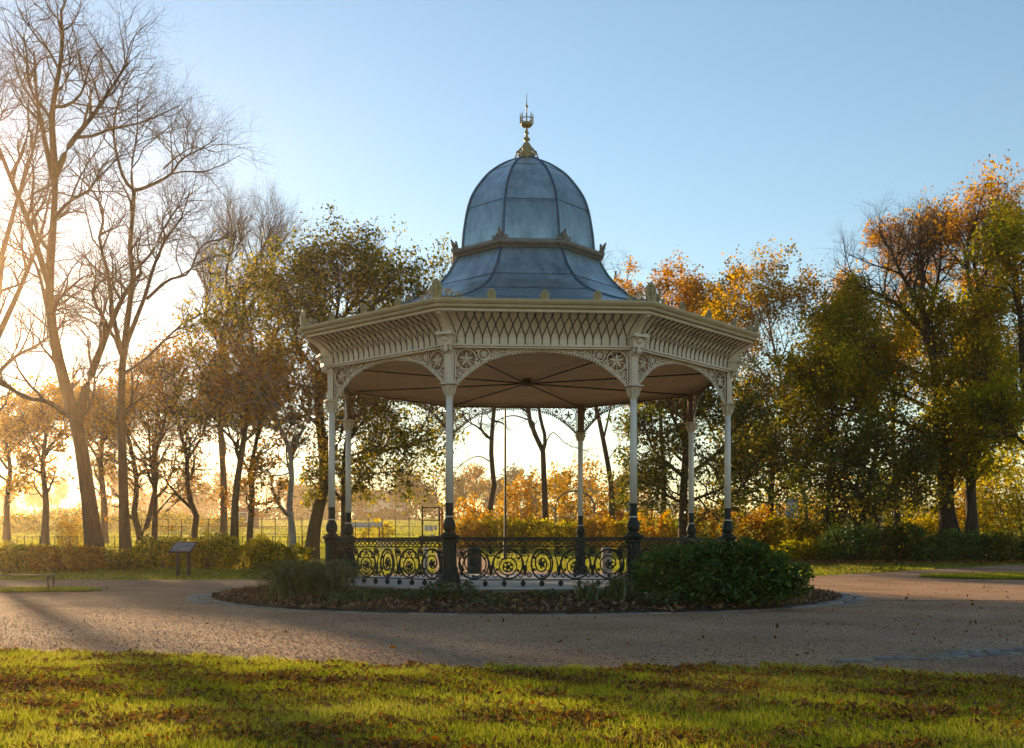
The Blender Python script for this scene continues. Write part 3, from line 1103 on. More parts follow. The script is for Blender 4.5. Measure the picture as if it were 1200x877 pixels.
def spawn(g_, pts, rad, n, t0, t1, L, ang, trop, gnarl, P, rmax, tip=0.35, damp=0.4):
    N, Q, _ = pts.shape
    idx = np.repeat(np.arange(N), n)
    M = len(idx)
    t = t0 + (t1 - t0) * np.tile((np.arange(n) + 0.5) / n, N) + (t1 - t0) / n * (g_.random(M) - 0.5)
    t = np.clip(t, 0, 0.999)
    u = t * (Q - 1)
    i = u.astype(int)
    f = (u - i)[:, None]
    p = pts[idx, i] * (1 - f) + pts[idx, i + 1] * f
    r0 = rad[idx, i] * (1 - f[:, 0]) + rad[idx, i + 1] * f[:, 0]
    tan = nrm(pts[idx, i + 1] - pts[idx, i])
    v = g_.normal(size=(M, 3))
    perp = nrm(v - tan * (v * tan).sum(1, keepdims=True))
    a = np.radians(ang * (0.65 + 0.7 * g_.random(M)))[:, None]
    d = tan * np.cos(a) + perp * np.sin(a)
    Ls = L * (1 - damp * (t - t0) / max(t1 - t0, 1e-6)) * (0.55 + 0.9 * g_.random(M))
    rs = np.minimum(r0 * 0.72, rmax * (0.7 + 0.6 * g_.random(M)))
    out = np.empty((M, P, 3))
    out[:, 0] = p
    for k in range(1, P):
        d = nrm(d + gnarl * g_.normal(size=(M, 3)) + np.array([0, 0, trop]))
        p = p + d * (Ls / (P - 1))[:, None]
        out[:, k] = p
    rr = rs[:, None] * (1 - (1 - tip) * np.linspace(0, 1, P)[None, :])
    return out, rr


def tubes(pts, rad, S_):
    N, P, _ = pts.shape
    t = np.empty_like(pts)
    t[:, 1:-1] = pts[:, 2:] - pts[:, :-2]
    t[:, 0] = pts[:, 1] - pts[:, 0]
    t[:, -1] = pts[:, -1] - pts[:, -2]
    t = nrm(t)
    ref = np.where((np.abs(t[:, :, 2:3]) > 0.9), np.array([1.0, 0, 0]), np.array([0, 0, 1.0]))
    x = nrm(np.cross(t, ref))
    y = np.cross(x, t)
    q = 2 * PI * np.arange(S_) / S_
    V = pts[:, :, None, :] + rad[:, :, None, None] * (x[:, :, None, :] * np.cos(q)[None, None, :, None] + y[:, :, None, :] * np.sin(q)[None, None, :, None])
    i = np.arange(N * P * S_).reshape(N, P, S_)
    a = i[:, :-1, :]
    b = np.roll(i, -1, 2)[:, :-1, :]
    c = np.roll(i, -1, 2)[:, 1:, :]
    d = i[:, 1:, :]
    return V.reshape(-1, 3), np.stack([a, b, c, d], -1).reshape(-1, 4)


def leaf_quads(g_, C, size, flat=0.0, asp=0.6):
    """diamond leaves at C with random facing"""
    N = len(C)
    nn = g_.normal(size=(N, 3))
    nn[:, 2] = nn[:, 2] * (1 + flat * 2) + flat
    nn = nrm(nn)
    v = g_.normal(size=(N, 3))
    x = nrm(v - nn * (v * nn).sum(1, keepdims=True))
    y = np.cross(nn, x)
    s = (size * (0.5 + 1.05 * g_.random(N) ** 1.3))[:, None] / 2
    V = np.stack([C - x * s, C - y * s * asp + nn * s * 0.15, C + x * s, C + y * s * asp + nn * s * 0.15], 1).reshape(-1, 3)
    return V, np.arange(4 * N).reshape(-1, 4)


def merge(lst):
    V, Fq, o = [], [], 0
    for v, f in lst:
        V.append(v)
        Fq.append(f + o)
        o += len(v)
    return np.concatenate(V), np.concatenate(Fq)


TREE_TRIS = [0]


def tree(name, label, d, stems, seed, limbs=(9, 3.0, 45), branches=(6, 1.6, 45), twigs=(6, 0.9, 40), fine=(3, 0.45, 35), trop=0.10, gnarl=0.16,
         leaf=None, bark=None, group=None, t0=0.3, dense=1, fspan=(0.25, 1.0), squash=0.0, thick=1.0):
    """stems: [(pixel polyline, base radius, tip radius), ...] laid out at distance d; the rest is grown"""
    g_ = np.random.default_rng(seed)
    bark = bark or BARK
    bx = xat(stems[0][0][0][0], d)
    by = d - D0
    root = empty(name, (bx, by, g1(by)), label, 'tree', group)
    P0 = 14
    SP_, SR_ = [], []
    for k, (pl, ra, rb) in enumerate(stems):
        pts = np.array([at(px, py + (640 - py) * squash, d) for px, py in pl])
        if k == 0:
            pts[0, 2] = g1(by) - 0.15
        else:
            wob = np.linspace(0, 1, len(pts)) * g_.uniform(-2.2, 2.2)
            pts[:, 1] += wob
        pts = resample(pts, P0)
        SP_.append(pts)
        rr = thick * (ra + (rb - ra) * np.linspace(0, 1, P0) ** 0.85)
        if k == 0:
            rr[0] *= 1.35
            rr[1] *= 1.12
        SR_.append(rr)
    SP_, SR_ = np.array(SP_), np.array(SR_)
    SP_ = SP_ - np.array([bx, by, g1(by)])
    big = [tubes(SP_, SR_, 10)]
    l1, r1 = spawn(g_, SP_, SR_, limbs[0], t0, 0.98, limbs[1], limbs[2], trop, gnarl, 8, 0.085, 0.2)
    l2, r2 = spawn(g_, np.concatenate([l1]), r1, branches[0], 0.2, 1.0, branches[1], branches[2], trop * 0.8, gnarl * 1.2, 6, 0.034, 0.25)
    s2, q2 = spawn(g_, SP_, SR_, max(2, branches[0]), 0.5, 1.0, branches[1] * 1.2, branches[2], trop, gnarl, 6, 0.034, 0.25)
    l2, r2 = np.concatenate([l2, s2]), np.concatenate([r2, q2])
    big.append(tubes(l1, r1, 6))
    big.append(tubes(l2, r2, 4))
    V, Fq = merge(big)
    npmesh('trunk', V, [Fq], bark, root, smooth=True)
    l3, r3 = spawn(g_, l2, r2, twigs[0], 0.15, 1.0, twigs[1], twigs[2], trop * 0.5, gnarl * 1.3, 4, 0.016)
    tw = [tubes(l3, r3, 3)]
    if fine[0]:
        l4, r4 = spawn(g_, l3, r3, fine[0], 0.15, 1.0, fine[1], fine[2], trop * 0.3, gnarl * 1.4, 3, 0.009)
        tw.append(tubes(l4, r4, 3))
        ends = np.concatenate([l3[:, 1:].reshape(-1, 3), l4[:, 1:].reshape(-1, 3)])
    else:
        ends = l3[:, 1:].reshape(-1, 3)
    Vt, Ft = merge(tw)
    if leaf:
        n, size, lm, spread = leaf[:4]
        zlo, zhi = (leaf[4] if len(leaf) > 4 else (-99, 99))
        hz = ends[:, 2]
        ends = ends[(hz > zlo) & (hz < zhi)]
        w = np.sin(ends[:, 0] * 1.9 + seed) * np.sin(ends[:, 2] * 2.1 + ends[:, 1]) + 0.7 * np.sin(ends[:, 1] * 2.3 + ends[:, 2] * 1.3 + seed)
        ends = ends[w > g_.normal(size=len(w)) * 0.5 - 0.25]
        nc = max(1, n // 9)
        cen = ends[g_.integers(0, len(ends), nc)]
        C = cen[g_.integers(0, nc, n)] + g_.normal(size=(n, 3)) * spread * 0.62
        ok = C[:, 2] > 0.6
        C = C[ok]
        Vl, Fl = leaf_quads(g_, C, size, 0.1)
        npmesh('crown', np.concatenate([Vt, Vl]), [Ft, Fl + len(Vt)], [TWIG, lm], root, mi=[0, 1])
        TREE_TRIS[0] += 2 * len(Fl)
    else:
        npmesh('crown', Vt, [Ft], TWIG, root)
    TREE_TRIS[0] += 2 * (len(Fq) + len(Ft))
    return root


def blob_points(g_, lobes, n, fill=0.55):
    """points near the surface of several ellipsoid lobes (cx,cy,cz,rx,ry,rz)"""
    w = np.array([l[3] * l[5] + l[4] * l[5] for l in lobes])
    k = g_.choice(len(lobes), n, p=w / w.sum())
    L = np.array(lobes)[k]
    v = nrm(g_.normal(size=(n, 3)))
    rad = (fill + (1 - fill) * g_.random(n) ** 0.6)
    bump = 1 + 0.16 * np.sin(v[:, 0] * 7 + k) * np.sin(v[:, 2] * 6 + 2 * k) + 0.10 * np.sin(v[:, 1] * 13 + v[:, 0] * 9)
    return L[:, :3] + v * L[:, 3:] * (rad * bump)[:, None]


def shrub(name, label, x, y, lobes, n, size, lm, seed, group=None, cat='shrub', stems=9, flat=0.2, asp=0.6, z=None):
    g_ = np.random.default_rng(seed)
    z = g1(y) if z is None else z
    root = empty(name, (x, y, z), label, cat, group)
    C = blob_points(g_, lobes, n)
    C = C[C[:, 2] > 0.02]
    V, Fq = leaf_quads(g_, C, size, flat, asp)
    npmesh('foliage', V, [Fq], lm, root)
    if stems:
        k = g_.integers(0, len(C), stems * 4)
        tops = C[k]
        base = np.stack([g_.normal(size=len(k)) * 0.12 + 0.35 * tops[:, 0], g_.normal(size=len(k)) * 0.12 + 0.35 * tops[:, 1], np.full(len(k), -0.1)], 1)
        P = np.stack([base, base * 0.6 + tops * 0.4 + np.array([0, 0, 0.1]), tops], 1)
        rr = np.repeat(np.array([[0.018, 0.012, 0.004]]), len(k), 0)
        v, f = tubes(P, rr, 4)
        npmesh('stem', v, [f], TWIG, root)
    return root


def lobes_for(w, h, n, seed, depth=None):
    q = random.Random(seed)
    dp = depth or w
    out = []
    for i in range(n):
        u = (i + 0.5) / n * 2 - 1
        r = w * q.uniform(0.42, 0.6) / max(1, n) * 1.6
        hh = h * q.uniform(0.36, 0.52)
        out.append((u * w * 0.40, q.uniform(-0.25, 0.25) * dp, hh * 0.95, r, dp * q.uniform(0.3, 0.45), hh))
    return out


def px_shrub(name, label, px, d, w, h, n, size, lm, seed, group=None, nl=3, **k):
    return shrub(name, label, xat(px, d), d - D0, lobes_for(w, h, nl, seed, w * 0.7), n, size, lm, seed, group, **k)



# ------------------------------------------------------------------ trees
# big bare trees on the left
tree('bare_tree', 'thick bare tree leaning left at the left edge, forking low into two stems', 44,
     [([(113, 650), (106, 600), (98, 540), (90, 492), (72, 428), (60, 364), (58, 320), (63, 240), (65, 185)], 0.44, 0.13),
      ([(65, 190), (67, 150), (72, 116), (87, 58), (92, 10)], 0.20, 0.06), ([(66, 186), (82, 150), (110, 113), (130, 82), (150, 50)], 0.17, 0.05),
      ([(64, 200), (52, 150), (40, 95), (34, 30)], 0.16, 0.05), ([(60, 330), (42, 250), (22, 180), (5, 110)], 0.18, 0.05),
      ([(90, 492), (104, 450), (122, 412), (138, 380), (160, 340), (182, 318)], 0.26, 0.08), ([(72, 428), (50, 360), (30, 300), (8, 260)], 0.17, 0.05),
      ([(88, 486), (62, 466), (40, 462), (15, 440), (-20, 425)], 0.15, 0.05), ([(63, 240), (88, 225), (118, 215), (140, 190)], 0.10, 0.03)],
     11, thick=0.82, squash=0.04, limbs=(7, 3.6, 44), branches=(6, 2.2, 44), twigs=(6, 1.25, 42), fine=(3, 0.7, 38), trop=0.10, gnarl=0.2, t0=0.25)
tree('bare_tree', 'tall bare tree with straight dark trunk and wide open fan of limbs', 46,
     [([(148, 640), (145, 590), (144, 540), (142, 460), (144, 400), (150, 345), (156, 290), (152, 253), (157, 202), (157.5, 181)], 0.35, 0.11),
      ([(157, 182), (147, 168), (139, 127), (141, 100), (151, 68), (165, 45)], 0.12, 0.03), ([(157, 182), (168, 174), (192, 154), (202, 130), (219, 113), (240, 92)], 0.12, 0.03),
      ([(192, 154), (212, 143), (236, 136), (252, 148)], 0.06, 0.02), ([(144, 398), (135, 345), (131, 290), (124, 252), (132, 222), (122, 195), (100, 170)], 0.18, 0.04),
      ([(146, 385), (160, 350), (172, 320), (184, 281), (200, 245), (216, 226), (228, 190)], 0.17, 0.04), ([(172, 322), (200, 300), (226, 293), (243, 262), (272, 253)], 0.11, 0.03),
      ([(156, 287), (175, 262), (190, 225), (205, 195), (212, 170)], 0.10, 0.03), ([(157, 200), (160, 160), (172, 120), (178, 85)], 0.09, 0.03),
      ([(143, 420), (168, 395), (205, 350), (240, 325), (262, 300)], 0.11, 0.03)],
     12, thick=0.68, squash=0.09, limbs=(7, 2.9, 46), branches=(6, 1.9, 46), twigs=(6, 1.15, 42), fine=(3, 0.65, 38), trop=0.07, gnarl=0.2, t0=0.30)
tree('bare_tree', 'slender bare tree with thin upright twigs beside the leafy olive tree', 62,
     [([(262, 640), (262, 560), (258, 480), (262, 400), (270, 330)], 0.22, 0.10), ([(266, 360), (285, 310), (300, 270), (312, 235)], 0.09, 0.03), ([(268, 340), (262, 300), (268, 260), (262, 232)], 0.09, 0.03),
      ([(262, 400), (240, 360), (236, 320), (222, 290)], 0.10, 0.03), ([(264, 380), (300, 340), (322, 300), (330, 262)], 0.09, 0.03)],
     13, squash=0.05, limbs=(10, 3.0, 35), branches=(7, 2.0, 35), twigs=(7, 1.3, 30), fine=(3, 0.7, 30), trop=0.2, t0=0.35)
tree('bare_tree', 'bare tree at the far left edge with trunk outside the picture', 50,
     [([(-30, 650), (-28, 560), (-20, 470), (-8, 380), (2, 300)], 0.36, 0.16), ([(-5, 400), (20, 330), (36, 270), (44, 210)], 0.15, 0.04), ([(0, 320), (-15, 240), (-10, 170), (5, 90)], 0.14, 0.04),
      ([(-20, 460), (10, 420), (40, 400), (66, 372)], 0.12, 0.03), ([(2, 300), (14, 230), (28, 160), (30, 100)], 0.12, 0.04)],
     14, limbs=(8, 2.6, 42), branches=(5, 1.5, 42), twigs=(5, 0.9, 38), fine=(2, 0.5, 35), trop=0.14)

# russet small trees behind them
sm = dict(limbs=(8, 2.2, 48), branches=(7, 1.3, 48), twigs=(6, 0.85, 42), fine=(3, 0.5, 38), trop=0.05, gnarl=0.2, t0=0.25)
tree('autumn_tree', 'small russet tree dividing in a V near the ground, behind the straight trunk', 50,
     [([(164, 645), (164, 628), (160, 612), (157, 598), (160, 570), (158, 540), (150, 500), (140, 462)], 0.30, 0.08), ([(164, 628), (171, 612), (174, 588), (178, 556), (176, 520), (186, 470), (196, 430)], 0.22, 0.06),
      ([(158, 540), (130, 508), (108, 480)], 0.10, 0.03), ([(177, 540), (170, 490), (164, 440)], 0.09, 0.03)], 21, thick=0.62, squash=0.08, leaf=(4300, 0.145, L_BROWN, 0.26), **sm)
tree('autumn_tree', 'russet tree with one straight stem and a low limb sloping right', 53,
     [([(181, 648), (181, 625), (182, 582), (179, 540), (182, 500), (186, 450), (190, 415)], 0.26, 0.07), ([(184, 598), (200, 580), (218, 566), (240, 562)], 0.08, 0.03), ([(182, 520), (204, 480), (214, 450), (232, 425)], 0.10, 0.03),
      ([(180, 540), (160, 500), (150, 460)], 0.09, 0.03)], 22, thick=0.62, squash=0.08, leaf=(4000, 0.145, L_BROWN, 0.26), **sm)
tree('autumn_tree', 'rusty brown tree with bent trunk behind the information board', 49,
     [([(228, 640), (228, 618), (230, 600), (222, 580), (219, 550), (220, 530), (210, 490), (206, 450), (216, 415)], 0.27, 0.07), ([(220, 530), (236, 495), (242, 455), (250, 420)], 0.12, 0.03),
      ([(208, 480), (190, 450), (184, 420)], 0.09, 0.03), ([(214, 500), (240, 470), (262, 450)], 0.08, 0.03)], 23, thick=0.62, squash=0.08, leaf=(4300, 0.145, L_BROWN, 0.26), **sm)
ol = dict(limbs=(9, 2.4, 48), branches=(6, 1.3, 48), twigs=(5, 0.7, 42), fine=(2, 0.4, 38), trop=0.06, gnarl=0.2, t0=0.35)
tree('leafy_tree', 'dark leaning tree with thin olive leaves, right of the bent russet tree', 46,
     [([(274, 648), (275, 625), (275, 594), (278, 556), (284, 515), (288, 480), (298, 432), (297, 385), (290, 345), (285, 320)], 0.30, 0.07), ([(288, 480), (268, 440), (262, 400), (268, 360)], 0.13, 0.03),
      ([(297, 420), (320, 380), (330, 340), (325, 310)], 0.12, 0.03), ([(284, 515), (262, 490), (250, 470), (244, 440)], 0.10, 0.03), ([(296, 400), (282, 360), (276, 330), (280, 290)], 0.09, 0.03)],
     24, thick=0.66, squash=0.10, leaf=(9500, 0.145, L_OLIVE, 0.26), bark=BARKG, **ol)
tree('leafy_tree', 'sparse thin tree with crooked grey trunk just right of the leaning tree', 48,
     [([(293, 648), (293, 620), (296, 582), (293, 555), (300, 520), (306, 480), (310, 440)], 0.26, 0.07), ([(293, 555), (278, 522), (268, 488), (262, 470)], 0.10, 0.03), ([(300, 520), (318, 490), (326, 460)], 0.09, 0.03)],
     25, thick=0.66, leaf=(5000, 0.15, L_BROWN, 0.22), bark=BARKG, **sm)
tree('leafy_tree', 'pale knotty tree with a Y fork, left of the thick leaning trunk', 45,
     [([(343, 650), (343, 625), (339, 590), (342, 560), (341, 540), (341, 525), (330, 500), (322, 470), (326, 430)], 0.25, 0.07), ([(341, 525), (351, 505), (362, 480), (360, 450)], 0.12, 0.03), ([(324, 480), (308, 455), (302, 425)], 0.08, 0.03)],
     26, thick=0.68, squash=0.05, leaf=(5500, 0.16, L_BROWN, 0.22), bark=BARKP, **sm)
bg = dict(limbs=(11, 2.6, 48), branches=(7, 1.4, 48), twigs=(6, 0.8, 42), fine=(2, 0.45, 38), trop=0.05, gnarl=0.18, t0=0.22)
tree('leafy_tree', 'largest olive leafy tree with thick trunk leaning behind the left column', 48,
     [([(364, 655), (368, 620), (371, 600), (379, 560), (380, 530), (378, 500), (374, 450), (378, 400), (390, 350)], 0.36, 0.16), ([(378, 500), (396, 536), (410, 524), (430, 514), (458, 504), (490, 496), (512, 486)], 0.17, 0.04),
      ([(396, 536), (418, 541), (452, 540), (480, 536)], 0.07, 0.02), ([(376, 430), (410, 370), (440, 320), (466, 285)], 0.16, 0.04), ([(385, 370), (380, 320), (370, 285), (360, 262)], 0.13, 0.04),
      ([(378, 410), (350, 370), (336, 330), (330, 290)], 0.14, 0.04), ([(390, 350), (410, 305), (425, 275), (440, 262)], 0.13, 0.04), ([(430, 335), (470, 320), (500, 312), (520, 318)], 0.10, 0.03),
      ([(376, 440), (350, 420), (335, 415), (322, 400)], 0.09, 0.03), ([(390, 350), (398, 310), (400, 280), (398, 258)], 0.10, 0.04), ([(440, 320), (470, 350), (500, 362)], 0.08, 0.03)],
     27, thick=0.90, squash=0.15, leaf=(36000, 0.15, L_OLIVE, 0.30), bark=BARKG, **bg)
tree('leafy_tree', 'thin dark trunk standing beside the rear left column', 47,
     [([(402, 642), (403, 600), (402, 560), (406, 520), (412, 480), (420, 440)], 0.20, 0.09), ([(406, 520), (424, 490), (446, 470)], 0.10, 0.03), ([(412, 480), (400, 440), (395, 400)], 0.09, 0.03)],
     28, thick=0.80, leaf=(9000, 0.16, L_OLIVE, 0.24), bark=BARK, **sm)

tree('autumn_tree', 'faint golden brown tree between the two big bare trunks, farther back', 68,
     [([(122, 640), (122, 590), (118, 545), (120, 500), (116, 460)], 0.25, 0.08), ([(119, 545), (100, 510), (88, 480)], 0.10, 0.03), ([(120, 520), (136, 485), (140, 455)], 0.10, 0.03)], 61, leaf=(5000, 0.22, L_BROWN, 0.3), **sm)
tree('autumn_tree', 'faint golden brown tree left of the thick leaning bare trunk, farther back', 66,
     [([(52, 640), (54, 590), (50, 545), (54, 505), (48, 470)], 0.25, 0.08), ([(51, 545), (34, 510), (22, 486)], 0.10, 0.03), ([(53, 530), (72, 500), (80, 470)], 0.10, 0.03)], 62, leaf=(5000, 0.22, L_BROWN, 0.3), **sm)
tree('autumn_tree', 'faint golden brown tree at the far left edge behind the shrubs', 74,
     [([(8, 640), (8, 590), (12, 550), (6, 510), (10, 480)], 0.25, 0.08), ([(9, 550), (-12, 520), (-20, 490)], 0.10, 0.03), ([(8, 530), (26, 505), (30, 480)], 0.10, 0.03)], 63, leaf=(5000, 0.22, L_GOLD, 0.3), **sm)
for i_, (px_, lab_) in enumerate(((30, 'hazy field hedge bush at the far left'), (85, 'hazy field hedge bush left of the straight bare trunk'), (135, 'hazy field hedge bush behind the straight bare trunk'), (185, 'hazy field hedge bush behind the russet trunks'), (245, 'hazy field hedge bush right of the bent russet trunk'))):
    px_shrub('field_bush', lab_, px_, 105 + 5 * (i_ % 3), 7.0, 2.0 + 0.5 * (i_ % 2), 2000, 0.26, L_OLIVE, 170 + i_, 'bushes across the field at the left', stems=6)
# bare trees seen through the bandstand
bt = dict(limbs=(7, 1.9, 55), branches=(4, 1.1, 50), twigs=(4, 0.7, 45), fine=(2, 0.4, 38), trop=0.0, gnarl=0.26)
tree('bare_tree', 'bare tree with swollen foot, seen through the bandstand near its left front column', 64,
     [([(574, 612), (574, 596), (579, 578), (578, 556), (576, 542), (576, 515), (579, 480), (582, 440), (580, 400)], 0.33, 0.14), ([(575, 515), (560, 500), (548, 492), (532, 478)], 0.13, 0.03),
      ([(576, 542), (562, 536), (548, 542), (534, 556)], 0.07, 0.02), ([(579, 470), (600, 430), (610, 395)], 0.10, 0.03)], 31, thick=0.62, t0=0.5, **bt)
tree('bare_tree', 'bare tree forking into a narrow V, framed in the middle of the bandstand', 64,
     [([(640, 618), (639, 600), (638, 575), (637, 550), (636, 528), (623, 501), (619, 478), (612, 440), (605, 400)], 0.36, 0.14), ([(636, 530), (639, 515), (634, 495), (631, 470), (640, 430), (646, 395)], 0.20, 0.08),
      ([(619, 492), (601, 487), (582, 493), (566, 506)], 0.08, 0.02), ([(640, 518), (648, 507), (662, 520), (676, 526), (690, 531)], 0.06, 0.02)], 32, thick=0.64, t0=0.55, **bt)
tree('bare_tree', 'bare leaning tree between the back right column and front right column', 65,
     [([(716, 618), (717, 600), (717, 575), (712, 542), (706, 511), (699, 478), (690, 440), (700, 390), (715, 350), (722, 318)], 0.37, 0.09), ([(708, 512), (715, 480), (722, 440), (726, 390), (735, 330), (738, 300)], 0.12, 0.03),
      ([(715, 350), (705, 320), (708, 296)], 0.06, 0.02), ([(712, 540), (730, 515), (742, 500)], 0.06, 0.02)], 33, thick=0.58, t0=0.5, **bt)

# trees on the right
tree('autumn_tree', 'orange leaved tree top rising behind the right slope of the roof', 60,
     [([(776, 640), (778, 560), (774, 480), (772, 400), (772, 350), (768, 320)], 0.24, 0.06), ([(773, 420), (790, 380), (800, 345), (808, 320)], 0.10, 0.03), ([(774, 440), (752, 400), (745, 360), (748, 330)], 0.10, 0.03),
      ([(776, 460), (810, 420), (836, 380), (845, 340)], 0.12, 0.03), ([(810, 420), (822, 380), (824, 345)], 0.07, 0.02)],
     41, thick=0.80, squash=0.06, leaf=(17000, 0.155, L_ORANGE, 0.26), limbs=(9, 2.4, 45), branches=(5, 1.4, 45), twigs=(4, 0.8, 40), fine=(2, 0.5, 35), t0=0.5)
tree('autumn_tree', 'tall golden orange tree with slim pale trunk right of the bandstand', 52,
     [([(948, 640), (945, 600), (940, 560), (934, 530), (926, 480), (918, 430), (908, 380), (900, 330), (898, 300)], 0.20, 0.05), ([(920, 440), (892, 400), (872, 360), (866, 325)], 0.09, 0.02), ([(912, 400), (925, 360), (936, 340), (940, 320)], 0.08, 0.02),
      ([(932, 520), (905, 480), (882, 440), (868, 410)], 0.09, 0.02), ([(928, 500), (950, 460), (955, 420)], 0.07, 0.02), ([(904, 360), (885, 330), (880, 305)], 0.07, 0.02), ([(936, 540), (912, 520), (890, 510)], 0.06, 0.02)],
     42, thick=0.60, squash=0.13, leaf=(23000, 0.14, L_GOLD, 0.27), bark=BARKP, limbs=(10, 2.3, 45), branches=(6, 1.2, 45), twigs=(5, 0.75, 40), fine=(2, 0.45, 35), t0=0.25)
tree('evergreen_tree', 'dense dark olive evergreen with glinting leaves behind the right columns', 49,
     [([(800, 640), (801, 580), (803, 540), (805, 490), (802, 450)], 0.26, 0.10), ([(802, 560), (770, 530), (755, 495)], 0.10, 0.03), ([(802, 560), (840, 530), (862, 495), (880, 465)], 0.12, 0.03), ([(803, 520), (780, 480), (770, 455)], 0.10, 0.03),
      ([(804, 500), (830, 470), (845, 440)], 0.10, 0.03), ([(801, 590), (770, 575), (750, 562)], 0.08, 0.03), ([(801, 590), (840, 575), (872, 560)], 0.09, 0.03), ([(862, 580), (890, 545), (905, 510)], 0.08, 0.03)],
     43, leaf=(23000, 0.165, L_DARK, 0.34), limbs=(10, 2.0, 55), branches=(7, 1.1, 50), twigs=(5, 0.7, 45), fine=(0, 0, 0), trop=0.0, t0=0.15)
tree('evergreen_tree', 'dark brown green tree filling the gap right of the right column', 55,
     [([(902, 640), (903, 590), (905, 550), (902, 510), (896, 480)], 0.22, 0.08), ([(903, 560), (930, 530), (950, 500)], 0.09, 0.03), ([(904, 540), (880, 510), (868, 480)], 0.09, 0.03), ([(903, 575), (875, 560), (858, 545)], 0.08, 0.03), ([(903, 580), (935, 566), (958, 552)], 0.08, 0.03)],
     44, leaf=(9000, 0.18, L_DARK, 0.36), limbs=(9, 2.2, 55), branches=(6, 1.2, 50), twigs=(5, 0.7, 45), fine=(0, 0, 0), trop=0.0, t0=0.15)
tree('autumn_tree', 'tallest autumn tree on the right with thick dark trunk and orange top', 49,
     [([(1113, 640), (1110, 610), (1108, 570), (1106, 520), (1102, 460), (1096, 400), (1088, 350), (1078, 310)], 0.42, 0.15), ([(1092, 370), (1070, 330), (1040, 300), (1012, 285), (990, 262)], 0.15, 0.03), ([(1080, 315), (1062, 280), (1045, 240), (1035, 215)], 0.12, 0.03),
      ([(1085, 340), (1100, 290), (1110, 240), (1112, 200)], 0.13, 0.03), ([(1098, 420), (1060, 390), (1020, 370), (985, 350)], 0.13, 0.03), ([(1100, 440), (1130, 390), (1150, 350), (1165, 320)], 0.13, 0.03), ([(1104, 500), (1060, 470), (1010, 455), (970, 440)], 0.13, 0.03),
      ([(1104, 490), (1140, 460), (1170, 440)], 0.12, 0.03), ([(1102, 460), (1050, 430), (1000, 410), (965, 400)], 0.11, 0.03), ([(1078, 312), (1080, 270), (1076, 230), (1084, 206)], 0.10, 0.03)],
     45, squash=0.14, leaf=(50000, 0.155, L_YGREEN, 0.36, (1.8, 12.2)), limbs=(11, 2.4, 48), branches=(6, 1.4, 48), twigs=(6, 0.8, 42), fine=(2, 0.5, 38), trop=0.06, t0=0.2)
tree('autumn_tree', 'brown twiggy tree at the right edge with few leaves in its top', 49,
     [([(1141, 640), (1139, 600), (1137, 550), (1140, 480), (1142, 420), (1144, 350), (1146, 290), (1140, 240)], 0.30, 0.08), ([(1143, 380), (1165, 330), (1180, 280), (1190, 230)], 0.12, 0.03), ([(1145, 320), (1128, 270), (1122, 230), (1126, 205)], 0.10, 0.03),
      ([(1144, 300), (1156, 250), (1160, 210), (1158, 190)], 0.10, 0.03), ([(1141, 450), (1175, 410), (1205, 380)], 0.13, 0.03), ([(1142, 430), (1115, 390), (1100, 350)], 0.10, 0.03)],
     46, squash=0.15, leaf=(14000, 0.14, L_ORANGE, 0.28), limbs=(10, 2.4, 42), branches=(6, 1.4, 45), twigs=(6, 0.8, 40), fine=(2, 0.5, 35), trop=0.12, t0=0.3)
tree('autumn_tree', 'orange topped tree standing just behind the tallest tree on the right', 58,
     [([(1052, 640), (1050, 560), (1046, 480), (1050, 400), (1056, 330), (1058, 290)], 0.26, 0.08), ([(1054, 350), (1040, 300), (1046, 250), (1056, 222)], 0.10, 0.03), ([(1052, 380), (1080, 330), (1096, 280), (1100, 240)], 0.10, 0.03), ([(1050, 410), (1020, 370), (1000, 330), (992, 300)], 0.10, 0.03),
      ([(1058, 300), (1070, 260), (1074, 225)], 0.08, 0.02)],
     47, thick=0.80, squash=0.14, leaf=(14000, 0.15, L_ORANGE, 0.28), limbs=(9, 2.4, 42), branches=(6, 1.4, 45), twigs=(5, 0.8, 40), fine=(2, 0.5, 35), trop=0.1, t0=0.5)
tree('yew_tree', 'low dark yew with several stems spreading under the tallest right tree', 48,
     [([(1004, 640), (1005, 610), (1010, 585), (1022, 550), (1030, 515)], 0.20, 0.07), ([(1005, 612), (990, 585), (978, 555), (970, 520)], 0.14, 0.04), ([(1006, 605), (1040, 585), (1052, 560), (1075, 525)], 0.15, 0.04), ([(1022, 550), (1050, 525), (1090, 510)], 0.09, 0.03),
      ([(1010, 585), (990, 545), (1000, 500)], 0.09, 0.03)],
     48, thick=0.80, leaf=(17000, 0.16, L_DARK, 0.36), limbs=(10, 2.2, 70), branches=(6, 1.2, 60), twigs=(5, 0.8, 45), fine=(0, 0, 0), trop=-0.10, t0=0.12)
tree('leafy_tree', 'yellow green slim tree filling between the golden tree and the yew', 50,
     [([(968, 640), (970, 590), (974, 540), (976, 490), (972, 440), (978, 400)], 0.15, 0.05), ([(975, 520), (1000, 480), (1012, 440)], 0.08, 0.02), ([(974, 500), (950, 470), (942, 440)], 0.08, 0.02), ([(973, 450), (990, 410), (1000, 380)], 0.07, 0.02)],
     49, leaf=(21000, 0.15, L_YGREEN, 0.30), limbs=(9, 2.0, 50), branches=(6, 1.1, 48), twigs=(5, 0.7, 42), fine=(0, 0, 0), t0=0.3)
